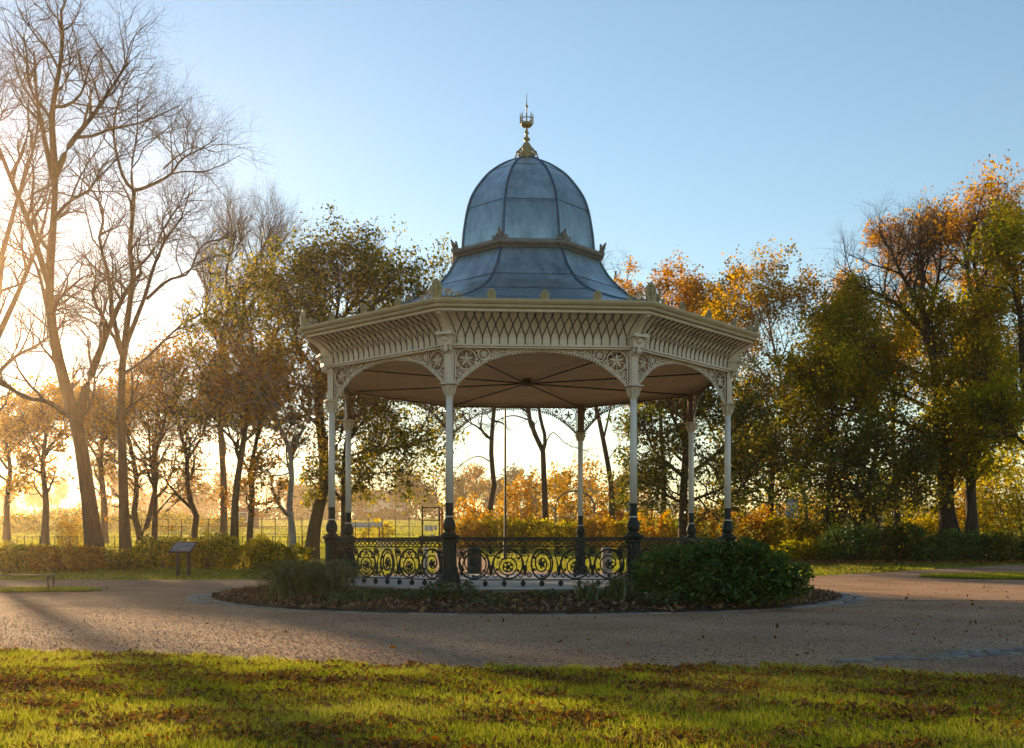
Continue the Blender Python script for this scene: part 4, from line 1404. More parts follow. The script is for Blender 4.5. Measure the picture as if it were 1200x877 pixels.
tree('leafy_tree', 'twin dark stems leaning right at the right edge below the twiggy tree', 48,
     [([(1130, 645), (1133, 622), (1138, 590), (1142, 556), (1150, 510), (1160, 470)], 0.14, 0.05), ([(1130, 640), (1122, 600), (1124, 560), (1118, 520)], 0.10, 0.03), ([(1144, 540), (1170, 510), (1195, 495)], 0.08, 0.02)],
     50, thick=0.90, leaf=(15000, 0.15, L_YGREEN, 0.30), limbs=(8, 1.9, 50), branches=(5, 1.1, 48), twigs=(5, 0.7, 42), fine=(0, 0, 0), t0=0.4)
tree('leafy_tree', 'green gold tree beyond the right edge leaning into the view', 46,
     [([(1215, 650), (1213, 580), (1208, 500), (1200, 420), (1196, 340), (1190, 270)], 0.32, 0.08), ([(1204, 460), (1178, 420), (1160, 390)], 0.11, 0.03), ([(1208, 510), (1180, 490), (1160, 470)], 0.10, 0.03), ([(1198, 380), (1215, 330), (1225, 280)], 0.10, 0.03), ([(1196, 340), (1180, 300), (1176, 250)], 0.08, 0.03)],
     51, squash=0.12, leaf=(26000, 0.155, L_YGREEN, 0.30), limbs=(10, 2.2, 48), branches=(6, 1.3, 48), twigs=(5, 0.8, 42), fine=(0, 0, 0), t0=0.3)


# ------------------------------------------------------------------ shrubs and hedges
GL = 'low shrubs in front of the left trees'
px_shrub('shrub', 'dim low shrub at the far left edge of the lawn', 12, 38, 2.4, 1.15, 2600, 0.12, L_OLIVE, 101, GL)
px_shrub('shrub', 'low shrub in front of the thick leaning bare trunk', 78, 38, 2.6, 1.15, 2800, 0.12, L_BROWN, 102, GL)
px_shrub('shrub', 'low brownish shrub at the foot of the straight bare trunk', 142, 39, 2.4, 1.0, 2600, 0.12, L_OLIVE, 103, GL)
px_shrub('shrub', 'dark shrub rising just left of the information board', 192, 41, 2.2, 1.3, 2800, 0.12, L_OLIVE, 104, GL)
px_shrub('shrub', 'dark shrub rising just right of the information board', 243, 40, 2.3, 1.45, 3000, 0.12, L_OLIVE, 105, GL)
px_shrub('shrub', 'shrub with yellow tips under the leaning olive tree', 286, 40, 2.2, 1.35, 3000, 0.12, L_YGREEN, 106, GL)
px_shrub('shrub', 'rounded dark shrub at the right end of the row, left of thick leaning trunk', 328, 39, 2.2, 1.30, 3200, 0.11, L_OLIVE, 107, GL)
px_shrub('shrub', 'small yellow leaved shrub glowing between the two big bare trunks', 82, 60, 1.9, 2.0, 1100, 0.14, L_GOLD, 108)

GH = 'yellow green hedge shrubs seen through the bandstand'
for i, (px, lab) in enumerate(((552, 'yellow green hedge shrub next to the left front column'), (586, 'yellow green hedge shrub at the foot of the lamp post'), (622, 'yellow green hedge shrub under the V forked tree'), (660, 'yellow green hedge shrub just left of the back right column'),
                               (697, 'yellow green hedge shrub between back right column and leaning tree'), (732, 'yellow green hedge shrub next to the right front column'))):
    px_shrub('hedge_shrub', lab, px, 60, 2.4, 1.95 + 0.2 * (i % 2), 4200, 0.13, L_GOLD if i in (0, 4) else L_YGREEN, 120 + i, GH)
px_shrub('shrub', 'bright yellow leaved shrub beside the swollen foot of the bare tree', 556, 62, 2.6, 3.3, 1500, 0.19, L_GOLD, 131, stems=14)
px_shrub('shrub', 'tall golden shrub left of the V forked tree', 610, 74, 3.4, 5.2, 3600, 0.2, L_GOLD, 132, stems=14)
px_shrub('shrub', 'tall orange gold shrub growing through the metal arch', 672, 76, 4.6, 6.6, 4800, 0.2, L_GOLD, 133, stems=16)
px_shrub('shrub', 'tall orange gold shrub behind the leaning bare tree', 735, 74, 3.6, 5.8, 3800, 0.2, L_ORANGE, 134, stems=14)
px_shrub('shrub', 'orange and yellow shrub just right of the right front column', 768, 56, 2.2, 2.5, 2800, 0.14, L_GOLD, 135)
px_shrub('shrub', 'yellow green shrub in front of the evergreen, left of the rear right column', 797, 55, 1.9, 2.2, 2600, 0.13, L_YGREEN, 136)
px_shrub('shrub', 'yellow shrub between the two right hand columns', 830, 54, 2.2, 2.8, 2800, 0.14, L_GOLD, 137)
px_shrub('shrub', 'bright orange shrub just right of the right column', 879, 51, 2.8, 2.7, 4200, 0.13, L_ORANGE, 138)
px_shrub('shrub', 'rusty green shrub between the orange shrub and the golden tree', 922, 50, 2.4, 2.2, 3600, 0.13, L_YGREEN, 139)
px_shrub('shrub', 'light green shrub at the foot of the golden tree', 962, 50, 2.2, 2.1, 3400, 0.13, L_YGREEN, 140)
px_shrub('shrub', 'bright yellow green shrub lit between yew and thick dark trunk', 1082, 50, 2.4, 2.6, 3400, 0.13, L_YGREEN, 141)
px_shrub('shrub', 'tall gold green shrub filling the gap behind the yew', 1022, 66, 5.6, 5.6, 5400, 0.19, L_YGREEN, 142, stems=14)
px_shrub('shrub', 'tall dark shrub mass at the outer right beyond the edge trees', 1205, 58, 6.0, 7.5, 7500, 0.19, L_YGREEN, 146, stems=16)
px_shrub('shrub', 'tall golden shrub behind the twin stems at the right edge', 1150, 64, 5.0, 6.6, 6600, 0.19, L_GOLD, 143, stems=14)
px_shrub('shrub', 'tall green shrub behind the thick right trunk', 1092, 70, 6.0, 6.2, 6000, 0.19, L_YGREEN, 144, stems=14)
px_shrub('shrub', 'broad gold shrub behind the golden tree trunk', 950, 72, 6.0, 4.6, 4600, 0.2, L_GOLD, 145, stems=14)
GR = 'dark low shrubs along the right border'
for i, (px, lab, h) in enumerate(((905, 'low loose shrub behind the large round bush', 0.75), (950, 'low loose shrub above the bright grass strip', 0.95), (998, 'dark low shrub in front of the yew stems', 1.9), (1046, 'dark low shrub left of the thick right trunk', 1.9),
                                   (1094, 'dark low shrub hiding the foot of the thick right trunk', 1.6), (1140, 'dark low shrub at the right edge under the twin stems', 1.6), (1190, 'dark low shrub beyond the twin stems at the outer right', 1.4))):
    px_shrub('border_shrub', lab, px, 45.5 + 0.4 * (i % 2), 2.6, h, 4400, 0.11, L_YGREEN if i < 2 else L_SHRUB if i % 3 else L_DARK, 150 + i, GR)

# the large evergreen bush by the bandstand and the strap-leaved clumps in the bed
q = random.Random(31)
BL = [(-0.95, 0.1, 0.60, 0.70, 0.75, 0.56), (-0.25, 0.1, 0.66, 0.80, 0.85, 0.58), (0.45, 0.0, 0.62, 0.85, 0.85, 0.58), (1.0, 0.0, 0.52, 0.66, 0.80, 0.52), (-0.5, -0.45, 0.40, 0.8, 0.6, 0.40), (0.6, -0.5, 0.38, 0.85, 0.6, 0.40)]
for i in range(46):                                  # leafy shoots that break the outline
    a_, b_ = q.uniform(-1.5, 1.45), q.uniform(-0.85, 0.5)
    top = 1.16 * math.sqrt(max(0.05, 1 - (a_ / 1.75) ** 2)) * q.uniform(0.72, 1.06)
    BL.append((a_, b_, top * q.choice((1, 1, 0.7, 0.45)), q.uniform(0.14, 0.26), q.uniform(0.14, 0.26), q.uniform(0.12, 0.22)))
shrub('evergreen_bush', 'large rounded dark green bush in the bed at the right front of the bandstand', 3.62, -5.75, BL,
      19000, 0.10, L_SHRUB, 201, None, 'bush', stems=22, flat=0.45, asp=0.42, z=0.10)


def straps(name, label, x, y, n, h, spread, w, seed, lm, z):
    g_ = np.random.default_rng(seed)
    root = empty(name, (x, y, z), label, 'plant')
    K = 7
    a = g_.random(n) * 2 * PI
    L = h * (0.7 + 0.7 * g_.random(n))
    lean = 0.1 + 0.85 * g_.random(n)
    base = g_.normal(size=(n, 2)) * spread * 0.28
    t = np.linspace(0, 1, K)
    out = spread * (0.35 + 0.65 * g_.random(n))
    rad = out[:, None] * (t[None, :] ** 1.15)
    Zt = L[:, None] * (np.sin(np.minimum(t[None, :] * (1.45 + lean[:, None] * 1.3), 2.75))) * 0.85
    X = base[:, :1] + np.cos(a)[:, None] * rad
    Y = base[:, 1:] + np.sin(a)[:, None] * rad
    ww = w * (0.7 + 0.6 * g_.random(n))[:, None] * (1 - t[None, :] ** 3) * 0.5 + 0.001
    px_, py_ = -np.sin(a)[:, None] * ww, np.cos(a)[:, None] * ww
    Z = np.maximum(Zt, -0.02)
    A = np.stack([X - px_, Y - py_, Z], -1)
    B = np.stack([X + px_, Y + py_, Z + 0.004], -1)
    V = np.stack([A, B], 2).reshape(-1, 3)
    i = np.arange(n * K * 2).reshape(n, K, 2)
    Fq = np.stack([i[:, :-1, 0], i[:, :-1, 1], i[:, 1:, 1], i[:, 1:, 0]], -1).reshape(-1, 4)
    npmesh('foliage', V, [Fq], lm, root)
    return root


straps('strap_leaf_plant', 'big arching clump of long strap leaves at the left front corner of the bandstand', -4.42, -4.45, 1000, 0.68, 1.10, 0.020, 211, L_BLADE, 0.14)
straps('strap_leaf_plant', 'small upright clump of strap leaves left of the large dark bush', 1.75, -6.1, 130, 0.46, 0.34, 0.028, 212, L_BLADE, 0.14)
straps('strap_leaf_plant', 'small yellowish clump of strap leaves at the foot of the balustrade near the bush', 1.15, -6.25, 90, 0.38, 0.30, 0.026, 213, L_BLADE, 0.12)
for i, (x, y, w, h, n, lab) in enumerate(((-2.75, -5.5, 1.5, 0.34, 2300, 'patch of low green groundcover below the left balustrade panel'), (-1.45, -5.9, 1.1, 0.44, 2200, 'leafy green plant growing against the left front pedestal'),
                                          (-0.4, -6.0, 1.3, 0.24, 1200, 'patch of low groundcover under the middle of the front balustrade'), (-3.5, -5.3, 0.9, 0.25, 900, 'low green plant beside the big arching clump'),
                                          (2.3, -6.5, 1.0, 0.3, 900, 'low plant with reddish green leaves at the left foot of the dark bush'),
                                          (-2.0, -6.05, 0.9, 0.26, 900, 'small leafy plant left of the left front pedestal, close to the path'),
                                          (0.45, -5.85, 0.8, 0.30, 900, 'small leafy plant right of the middle of the front balustrade'),
                                          (-0.75, -6.55, 0.8, 0.16, 600, 'thin green patch near the path in front of the left front pedestal'),
                                          (-3.3, -5.95, 0.9, 0.2, 700, 'thin green patch near the path beside the arching clump'),
                                          (1.55, -5.75, 0.7, 0.34, 900, 'leafy plant against the plinth between the two small strap clumps'))):
    shrub('groundcover_plant', lab, x, y, lobes_for(w, h, 3, 300 + i, 0.7), n, 0.055, L_IVY, 300 + i, 'low plants in the bed', 'plant', stems=4, flat=0.6, z=0.12)

# ------------------------------------------------------------------ grass, leaves, pebbles


def blades(name, label, X, Y, h, w, seed, zoff=0.0):
    g_ = np.random.default_rng(seed)
    n = len(X)
    Z = gz(Y) + zoff - 0.005
    clump = 0.62 + 0.38 * np.sin(X * 2.3 + 1.7 * np.sin(Y * 1.9)) * np.sin(Y * 3.1 + np.sin(X * 1.3)) + 0.16 * np.sin(X * 9 + Y * 7)
    H = h * (0.55 + 0.75 * g_.random(n)) * (0.62 + 0.55 * clump)
    a = g_.random(n) * PI
    cx_, sx_ = np.cos(a) * w / 2, np.sin(a) * w / 2
    lx, ly = g_.normal(size=n) * H * 0.38, g_.normal(size=n) * H * 0.38
    V = np.stack([np.stack([X - cx_, Y - sx_, Z], -1), np.stack([X + cx_, Y + sx_, Z], -1), np.stack([X + lx, Y + ly, Z + H], -1)], 1).reshape(-1, 3)
    o = npmesh(name, V, [np.arange(3 * n).reshape(-1, 3)], GRASSM)
    return tag(o, label, None, None, 'stuff')


def scatter(n, d0, d1, margin=0.5, power=1.0, x_lim=None):
    """random ground points inside the view between depths d0 and d1"""
    d = d0 + (d1 - d0) * rng.random(n) ** power
    u = (rng.random(n) - 0.5) * (1.06 * d + 2 * margin) - 0.015 * d
    return u, d - D0


X, Y = scatter(330000, 6.0, 13.0)
k = ~on_path(X, Y) & ~on_bed(X, Y)
blades('grass', 'short sunlit grass in the foreground strip', X[k], Y[k], 0.058, 0.0070, 1)
X, Y = scatter(260000, 30, 62, power=1.3)
k = ~on_path(X, Y)
blades('grass', 'grass of the lawn round the path', X[k], Y[k], 0.085, 0.022, 2)
X, Y = scatter(120000, 60, 240, power=1.5)
blades('grass', 'grass of the far playing field', X, Y, 0.17, 0.10, 3)
X = rng.uniform(-22, -11.2, 30000)
Y = rng.uniform(0.3, 3.2, 30000)
k = (((X + 16.6) / 5.4) ** 2 + ((Y - 1.7) / 1.25) ** 2) < 1.02
blades('grass', 'grass on the left island', X[k], Y[k], 0.08, 0.016, 4, 0.04)
X = rng.uniform(13, 22, 30000)
Y = rng.uniform(7.6, 10.8, 30000)
k = island_r(X, Y)
blades('grass', 'grass on the right island', X[k], Y[k], 0.08, 0.018, 5, 0.04)


def leaves(name, label, X, Y, Z, size, m, seed):
    g_ = np.random.default_rng(seed)
    n = len(X)
    C = np.stack([X, Y, Z + 0.25 * size * (0.3 + 0.7 * g_.random(n))], -1)
    a = g_.random(n) * 2 * PI
    s = size * (0.55 + 0.9 * g_.random(n))
    tilt = g_.normal(size=(n, 2)) * 0.45
    ux = np.stack([np.cos(a), np.sin(a), tilt[:, 0]], -1)
    uy = np.stack([-np.sin(a), np.cos(a), tilt[:, 1]], -1)
    s2 = s[:, None] / 2
    curl = np.array([0, 0, 1.0]) * s2 * 0.5
    P = [C - ux * s2 + curl * g_.random((n, 1)), C - uy * s2 * 0.45 - ux * s2 * 0.1, C + uy * s2 * 0.62 + ux * s2 * 0.15 + curl * g_.random((n, 1)), C + ux * s2 * 1.1 + curl * g_.random((n, 1)) * 1.5]
    V = np.stack(P, 1).reshape(-1, 3)
    i = np.arange(4 * n).reshape(-1, 4)
    T = np.concatenate([i[:, [0, 1, 2]], i[:, [1, 3, 2]]])
    o = npmesh(name, V, [T], m)
    return tag(o, label, None, None, 'stuff')


def noise2(x, y):
    return np.sin(x * 1.7 + 2 * np.sin(y * 0.9)) * np.sin(y * 2.6 + np.sin(x * 1.1)) + 0.6 * np.sin(x * 4.3 + y * 3.1) * np.sin(y * 5.3 - x * 1.7)


X, Y = scatter(95000, 6.0, 12.5)
dd = Y + D0
k = ~on_path(X, Y) & (rng.random(len(X)) < np.clip(0.22 + 0.45 * noise2(X * 1.4, Y * 1.6) + 0.35 * np.exp(-((dd - 9.4) / 0.8) ** 2), 0.03, 1))
leaves('leaf_litter', 'brown and orange fallen leaves strewn in the foreground grass', X[k], Y[k], gz(Y[k]) + 0.022, 0.047, LITTER, 6)
a_ = rng.random(17000) * 2 * PI
r_ = np.sqrt(rng.uniform(5.45 ** 2, 7.42 ** 2, 17000))
leaves('leaf_litter', 'dead leaves covering the soil bed of the bandstand', r_ * np.sin(a_), -r_ * np.cos(a_), bed_z(r_) + 0.014, 0.095, LITTERD, 8)
X, Y = scatter(60000, 38, 50)
k = (X > 8) & ~on_path(X, Y) & (rng.random(len(X)) < np.clip((Y - 14.5 - 0.1 * X) / 3.0 + 0.08, 0.05, 1) * (0.75 + 0.3 * noise2(X, Y)))
leaves('leaf_litter', 'fallen leaves under the right trees', X[k], Y[k], gz(Y[k]) + 0.05, 0.12, LITTER, 9)
X, Y = scatter(9000, 11, 42)
k = on_path(X, Y) & (np.hypot(X, Y) > 8.0) & (rng.random(len(X)) < np.where(X > 2, 0.16, 0.06))
leaves('leaf_litter', 'scattered leaves blown over the gravel', X[k], Y[k], gz(Y[k]) + 0.02, 0.06, LITTER, 10)

# loose stones on the near gravel
X, Y = scatter(150000, 9.3, 24, power=1.8)
k = on_path(X, Y) & (np.hypot(X, Y) > 7.9)
X, Y = X[k], Y[k]
n = len(X)
s_ = 0.004 + 0.009 * rng.random(n) ** 2.2
C = np.stack([X, Y, gz(Y) + 0.012 + s_ * 0.3], -1)
dirs = np.array([(1, 0, 0), (-0.5, 0.87, 0), (-0.5, -0.87, 0), (0, 0, 0.8)])
ra = rng.random(n) * 2 * PI
ca, sa = np.cos(ra), np.sin(ra)
V = np.empty((n, 4, 3))
for j, (dx, dy, dz) in enumerate(dirs):
    V[:, j, 0] = C[:, 0] + s_ * (dx * ca - dy * sa) * 1.2
    V[:, j, 1] = C[:, 1] + s_ * (dx * sa + dy * ca)
    V[:, j, 2] = C[:, 2] + s_ * dz
i = np.arange(4 * n).reshape(-1, 4)
o = npmesh('gravel', V.reshape(-1, 3), [np.concatenate([i[:, [0, 1, 3]], i[:, [1, 2, 3]], i[:, [2, 0, 3]]])], PEBBLE)
tag(o, 'loose stones lying on the gravel path', None, None, 'stuff')

# bluish setts set into the path at the right front
rt = empty('sett_channel', (3.25, -15.2, 0), 'strip of bluish worn stone setts set flush in the gravel at the right front', 'paving', rz=0.42)
q = random.Random(5)
for i in range(26):
    for j in range(4):
        x = 0.26 * i + 0.10 * (j % 2)
        y = 0.135 * j
        if q.random() < 0.12 or (j == 0 and i < 4) or (j == 3 and i < 7):
            continue
        o = G().box((0, 0, 0), (0.222, 0.108, 0.08), top=0.84).build('sett', BLUESETT, rt) if not rt.children else put(first_sett, rt)
        if len(rt.children) == 1:
            first_sett = o
        o.location = (x, y, -0.012 + q.uniform(-0.012, 0.012))
        o.rotation_euler = (q.uniform(-0.03, 0.03), q.uniform(-0.03, 0.03), q.uniform(-0.05, 0.05))

# ------------------------------------------------------------------ park furniture
# information board on the left lawn
x, y = xat(215, 35.6), 35.6 - D0
b = empty('information_board', (x, y, g1(y)), 'tilted information board on two dark wooden posts on the left lawn', 'sign', rz=R(-16))
lp = G().box((0, 0, 0.44), (0.11, 0.09, 0.90)).build('post', WOODD, b)
lp.location = (-0.21, 0, 0)
put(lp, b, (0.21, 0, 0))
fr_ = G().box((0, 0, 0), (0.86, 0.56, 0.045))
fo = fr_.build('board_frame', WOODD, b)
fo.location = (0, -0.03, 0.99)
fo.rotation_euler = (R(38), 0, 0)
pn = G().box((0, 0, 0.026), (0.76, 0.46, 0.008)).build('panel', PANELM, fo)

# bench at the far left edge of the path


def bench(label, x, y, rz, w, m1, m2, back=True, h=0.43):
    r_ = empty('park_bench', (x, y, g1(y)), label, 'bench', rz=rz)
    sl_ = G().box((0, 0, 0), (w, 0.085, 0.03)).build('slat', m1, r_)
    sl_.location = (0, -0.16, h)
    for j in range(1, 4):
        put(sl_, r_, (0, -0.16 + 0.105 * j, h))
    if back:
        for j in range(3):
            o_ = put(sl_, r_, (0, 0.22 + 0.03 * j, h + 0.14 + 0.12 * j))
            o_.rotation_euler = (R(76), 0, 0)
    f_ = G().tube([(0, -0.20, 0), (0, -0.19, 0.25), (0, -0.20, h - 0.02)], 0.022, 6).tube([(0, 0.24, 0), (0, 0.18, 0.2), (0, 0.19, h), (0, 0.29, h + 0.45)], 0.022, 6).tube([(0, -0.20, h - 0.03), (0, 0.19, h - 0.03)], 0.02, 6)
    f_.tube([(0, 0.24, h + 0.2), (0, 0.0, h + 0.23), (0, -0.18, h + 0.22), (0, -0.24, h + 0.15), (0, -0.20, h)], 0.02, 6)
    if not back:
        f_ = G().tube([(0, -0.20, 0), (0, -0.19, h - 0.02)], 0.026, 6).tube([(0, 0.20, 0), (0, 0.19, h - 0.02)], 0.026, 6).tube([(0, -0.22, h - 0.035), (0, 0.22, h - 0.035)], 0.022, 6)
    lf = f_.build('leg_frame', m2, r_)
    lf.location = (-w / 2 + 0.1, 0, 0)
    put(lf, r_, (w / 2 - 0.1, 0, 0))
    return r_


bench('dark backless bench cut off by the left edge, beside the gravel path', -13.15, 1.5, R(5), 1.7, WOODD, IRON, False)
bench('black bench under the notices, just left of the left front column', xat(508, 56), 56 - D0, R(180), 1.5, WOODD, IRON, True)

# lamp post standing beyond the bandstand
x, y = xat(592, 47), 47 - D0
b = empty('lamp_post', (x, y, g1(y)), 'thin dark lamp post seen through the middle of the bandstand', 'lamp post')
G().lathe([(0.09, -0.1), (0.09, 0.9), (0.065, 0.95), (0.055, 1.0), (0.04, 8.4), (0.06, 8.42), (0.06, 8.5)], 10).build('post', ROD, b)
G().lathe([(0.10, 8.5), (0.18, 8.85), (0.20, 8.87), (0.06, 9.05), (0.01, 9.12)], 8).build('lantern', ROD, b)

# litter bin and stone bollards seen through the balustrade
x, y = xat(556, 36), 36 - D0
b = empty('litter_bin', (x, y, g1(y)), 'black litter bin seen through the front balustrade near the left front column', 'bin')
G().lathe([(0.22, 0), (0.25, 0.05), (0.25, 0.78), (0.27, 0.80)], 14).build('body', ROD, b)
G().lathe([(0.27, 0.80), (0.27, 0.84), (0.20, 0.95), (0.05, 1.0)], 14).build('lid', IRON, b)
x, y = xat(711, 37), 37 - D0
b = empty('bollard', (x, y, g1(y)), 'grey stone bollard seen through the balustrade beside the right front column', 'bollard')
G().lathe([(0.19, -0.05), (0.18, 0.75), (0.13, 0.80)], 12).build('shaft', STONE, b)
G().lathe([(0.20, 0.80), (0.21, 0.84), (0.17, 0.93), (0.06, 0.98)], 12).build('cap', STONE, b)
x, y = xat(499, 38), 38 - D0
b = empty('bollard', (x, y, g1(y)), 'pale wooden bollard seen through the left balustrade panel', 'bollard')
G().lathe([(0.09, -0.05), (0.09, 0.9), (0.07, 0.95)], 10).build('shaft', WOODP, b)
G().lathe([(0.095, 0.78), (0.095, 0.82)], 10).build('band', IRON, b)


# post-and-wire fence of the playing field, with a tall framed gate
def rail_fence(name, label, x0, y0, x1, y1, n, h, rails, m, pr=0.025, rr_=0.012):
    r_ = empty(name, (x0, y0, 0), label, 'fence')
    po = G().lathe([(pr, -0.1), (pr, h), (pr * 0.5, h + 0.02)], 6).build('post', m, r_)
    L = math.hypot(x1 - x0, y1 - y0)
    a = math.atan2(y1 - y0, x1 - x0)
    for i in range(n + 1):
        t = i / n
        o_ = po if i == 0 else put(po, r_)
        o_.location = ((x1 - x0) * t, (y1 - y0) * t, g1(y0 + (y1 - y0) * t))
    for z in rails:
        G().tube([(0, 0, g1(y0) + z), (x1 - x0, y1 - y0, g1(y1) + z)], rr_, 5).build('rail', m, r_)
    return r_


d = 62
rail_fence('wire_fence', 'thin dark post and wire fence running left of the tall gate frame', xat(150, d), d - D0, xat(495, d), d - D0, 22, 1.75, (0.35, 0.8, 1.25, 1.68), IRON)
rail_fence('railing', 'low dark railing behind the shrubs on the left lawn', xat(20, 56), 56 - D0, xat(372, 56), 56 - D0, 40, 0.85, (0.25, 0.8), IRON, 0.02, 0.015)
x, y = xat(505, d), d - D0
b = empty('gate', (x, y, g1(y)), 'tall dark metal gate frame with white notices', 'gate')
po = G().box((0, 0, 1.15), (0.09, 0.09, 2.5)).build('post', IRON, b)
po.location = (-0.5, 0, 0)
put(po, b, (0.5, 0, 0))
rl = G().box((0, 0, 0), (0.91, 0.05, 0.06)).build('rail', IRON, b)
rl.location = (0, 0, 2.36)
put(rl, b, (0, 0, 1.62))
put(rl, b, (0, 0, 0.25))
nt = G().box((0, 0, 0), (0.24, 0.02, 0.34)).build('notice', WHITE, b)
nt.location = (-0.25, -0.05, 1.15)
put(nt, b, (0.02, -0.05, 1.15))
put(nt, b, (0.28, -0.05, 1.18), scale=(0.8, 1, 0.75))
put(nt, b, (0.06, -0.05, 0.66), scale=(0.7, 1, 0.8))
x, y = xat(518, 62.5), 62.5 - D0
b = empty('orange_post', (x, y, g1(y)), 'orange post standing against the right of the tall gate frame', 'post')
G().box((0, 0, 1.1), (0.12, 0.12, 2.4)).build('shaft', ORANGEP, b)
G().lathe([(0.085, 2.3), (0.02, 2.38)], 4, rot=R(45)).build('cap', ORANGEP, b)

# pale board sign in front of a clipped hedge, hoop rack
x, y = xat(429, 72), 72 - D0
b = empty('board_sign', (x, y, g1(y)), 'long pale blank board on short posts in front of a hedge, left of the gate', 'sign')
G().box((0, 0, 1.20), (2.15, 0.05, 0.36)).build('board', WHITE, b)
p_ = G().box((0, 0.06, 0.6), (0.07, 0.07, 1.3)).build('post', WOODD, b)
p_.location = (-0.9, 0, 0)
put(p_, b, (0.9, 0, 0))
shrub('clipped_hedge', 'short clipped hedge behind the long pale board', xat(432, 74), 74 - D0, [(-0.8, 0, 0.7, 0.9, 0.5, 0.75), (0.5, 0, 0.7, 1.0, 0.5, 0.8), (1.3, 0, 0.6, 0.6, 0.5, 0.85)], 2600, 0.13, L_YGREEN, 401, None, 'hedge', stems=4)
x, y = xat(453, 58), 58 - D0
b = empty('cycle_rack', (x, y, g1(y)), 'small silver hoop rack on the lawn left of the gate', 'rack')
hp = G().tube([(0, -0.3, -0.05), (0, -0.3, 0.5), (0, -0.22, 0.62), (0, 0.22, 0.62), (0, 0.3, 0.5), (0, 0.3, -0.05)], 0.028, 6).build('hoop', GALV, b)
hp.location = (-0.46, 0, 0)
for i in range(1, 5):
    put(hp, b, (-0.46 + 0.23 * i, 0, 0))
G().tube([(-0.46, -0.3, 0.52), (0.46, -0.3, 0.52)], 0.02, 6).build('rail', GALV, b)
G().box((0.55, -0.3, 0.25), (0.08, 0.08, 0.6)).build('end_post', ORANGEP, b)

# metal hoop arch in the shrubs behind the bandstand
x, y = xat(674, 70), 70 - D0
b = empty('garden_arch', (x, y, g1(y)), 'round topped metal garden arch among golden shrubs, behind the back right column', 'arch')


def hoop(yy):
    W_ = 1.3
    P = [(-W_, yy, 0), (-W_, yy, 2.0)]
    P += [(W_ * math.cos(PI - PI * i / 14), yy, 2.35 + 1.15 * math.sin(PI * i / 14)) for i in range(15)]
    P += [(W_, yy, 2.0), (W_, yy, 0)]
    return P


hm = G().tube(hoop(0), 0.05, 6).build('hoop', BARKP, b)
put(hm, b, (0, 0.7, 0))
rg = G().tube([(0, 0, 0), (0, 0.7, 0)], 0.03, 5).build('rung', WOODP, b)
pts = hoop(0)
rg.location = pts[1]
for i in (3, 6, 9, 12, 15, 17):
    put(rg, b, pts[i])
G().box((0, 0.35, 1.75), (2.6, 0.05, 0.06)).build('cross_bar', WOODP, b)

# small signs and pale fence far right
x, y = xat(739, 66), 66 - D0
b = empty('blue_sign', (x, y, g1(y)), 'small blue and white sign right of the leaning bare tree', 'sign')
G().box((0, 0, 1.1), (0.06, 0.06, 2.2)).build('post', GALV, b)
G().box((0, -0.05, 2.55), (0.60, 0.03, 0.95)).build('board', BLUEP, b)
G().box((0, -0.07, 2.80), (0.54, 0.012, 0.36)).build('white_field', WHITE, b)
x, y = xat(928, 70), 70 - D0
b = empty('blue_sign', (x, y, g1(y)), 'blue sign glimpsed behind the golden tree trunk', 'sign')
G().box((0, 0, 0.9), (0.06, 0.06, 2.0)).build('post', GALV, b)
G().box((0, -0.05, 2.3), (0.85, 0.03, 1.3)).build('board', BLUEP, b)
G().box((0, -0.07, 2.5), (0.7, 0.012, 0.4)).build('white_field', WHITE, b)
x0, y_ = xat(978, 62), 62 - D0
b = empty('picket_fence', (x0, y_, g1(y_)), 'pale picket fence behind the yew', 'fence')
pk = G().box((0, 0, 1.0), (0.11, 0.03, 2.0)).build('picket', WOODP, b)
for i in range(1, 16):
    put(pk, b, (0.19 * i, 0, 0))
G().box((1.4, 0.03, 0.5), (3.1, 0.04, 0.08)).build('rail', WOODP, b)
G().box((1.4, 0.03, 1.6), (3.1, 0.04, 0.08)).build('rail', WOODP, b)


# brick hut, houses and the far tree line
def house(name, label, px, d, w, dp, h, rh, wall, nx, nz, pitch=True, chim=0):
    x, y = xat(px, d), d - D0
    r_ = empty(name, (x, y, g1(y)), label, 'building')
    G().box((0, 0, h / 2 - 0.2), (w, dp, h + 0.4)).build('wall', wall, r_)
    if pitch:
        g_ = G()
        o = 0.4
        V = [(-w / 2 - o, -dp / 2 - o, h), (w / 2 + o, -dp / 2 - o, h), (w / 2 + o, dp / 2 + o, h), (-w / 2 - o, dp / 2 + o, h), (-w / 2 - o, 0, h + rh), (w / 2 + o, 0, h + rh)]
        g_.add(V, [(0, 1, 5, 4), (2, 3, 4, 5), (0, 4, 3), (1, 2, 5), (0, 3, 2, 1)])
        ro_ = g_.build('roof', SLATE, r_)
    else:
        ro_ = G().box((0, 0, h + rh / 2), (w + 0.5, dp + 0.5, rh)).build('roof', SLATE, r_)
    for c in range(chim):
        G().box((-w / 2 + w * (c + 0.5) / chim, 0, h + rh + 0.4), (0.9, 0.6, 1.6)).build('chimney', BRICK, ro_)
    win = None
    for i in range(nx):
        for j in range(nz):
            lx, lz = -w / 2 + w * (i + 0.5) / nx, h * (j + 0.55) / nz
            if win is None:
                win = G().box((0, -dp / 2 - 0.03, 0), (1.1, 0.08, 1.25)).build('window', WHITE, r_)
                pane = G().box((0, -dp / 2 - 0.08, 0), (0.9, 0.03, 1.05)).build('pane', GLASSD, win)
                win.location = (lx, 0, lz)
            else:
                w2 = put(win, r_, (lx, 0, lz))
                put(pane, w2)
    return r_


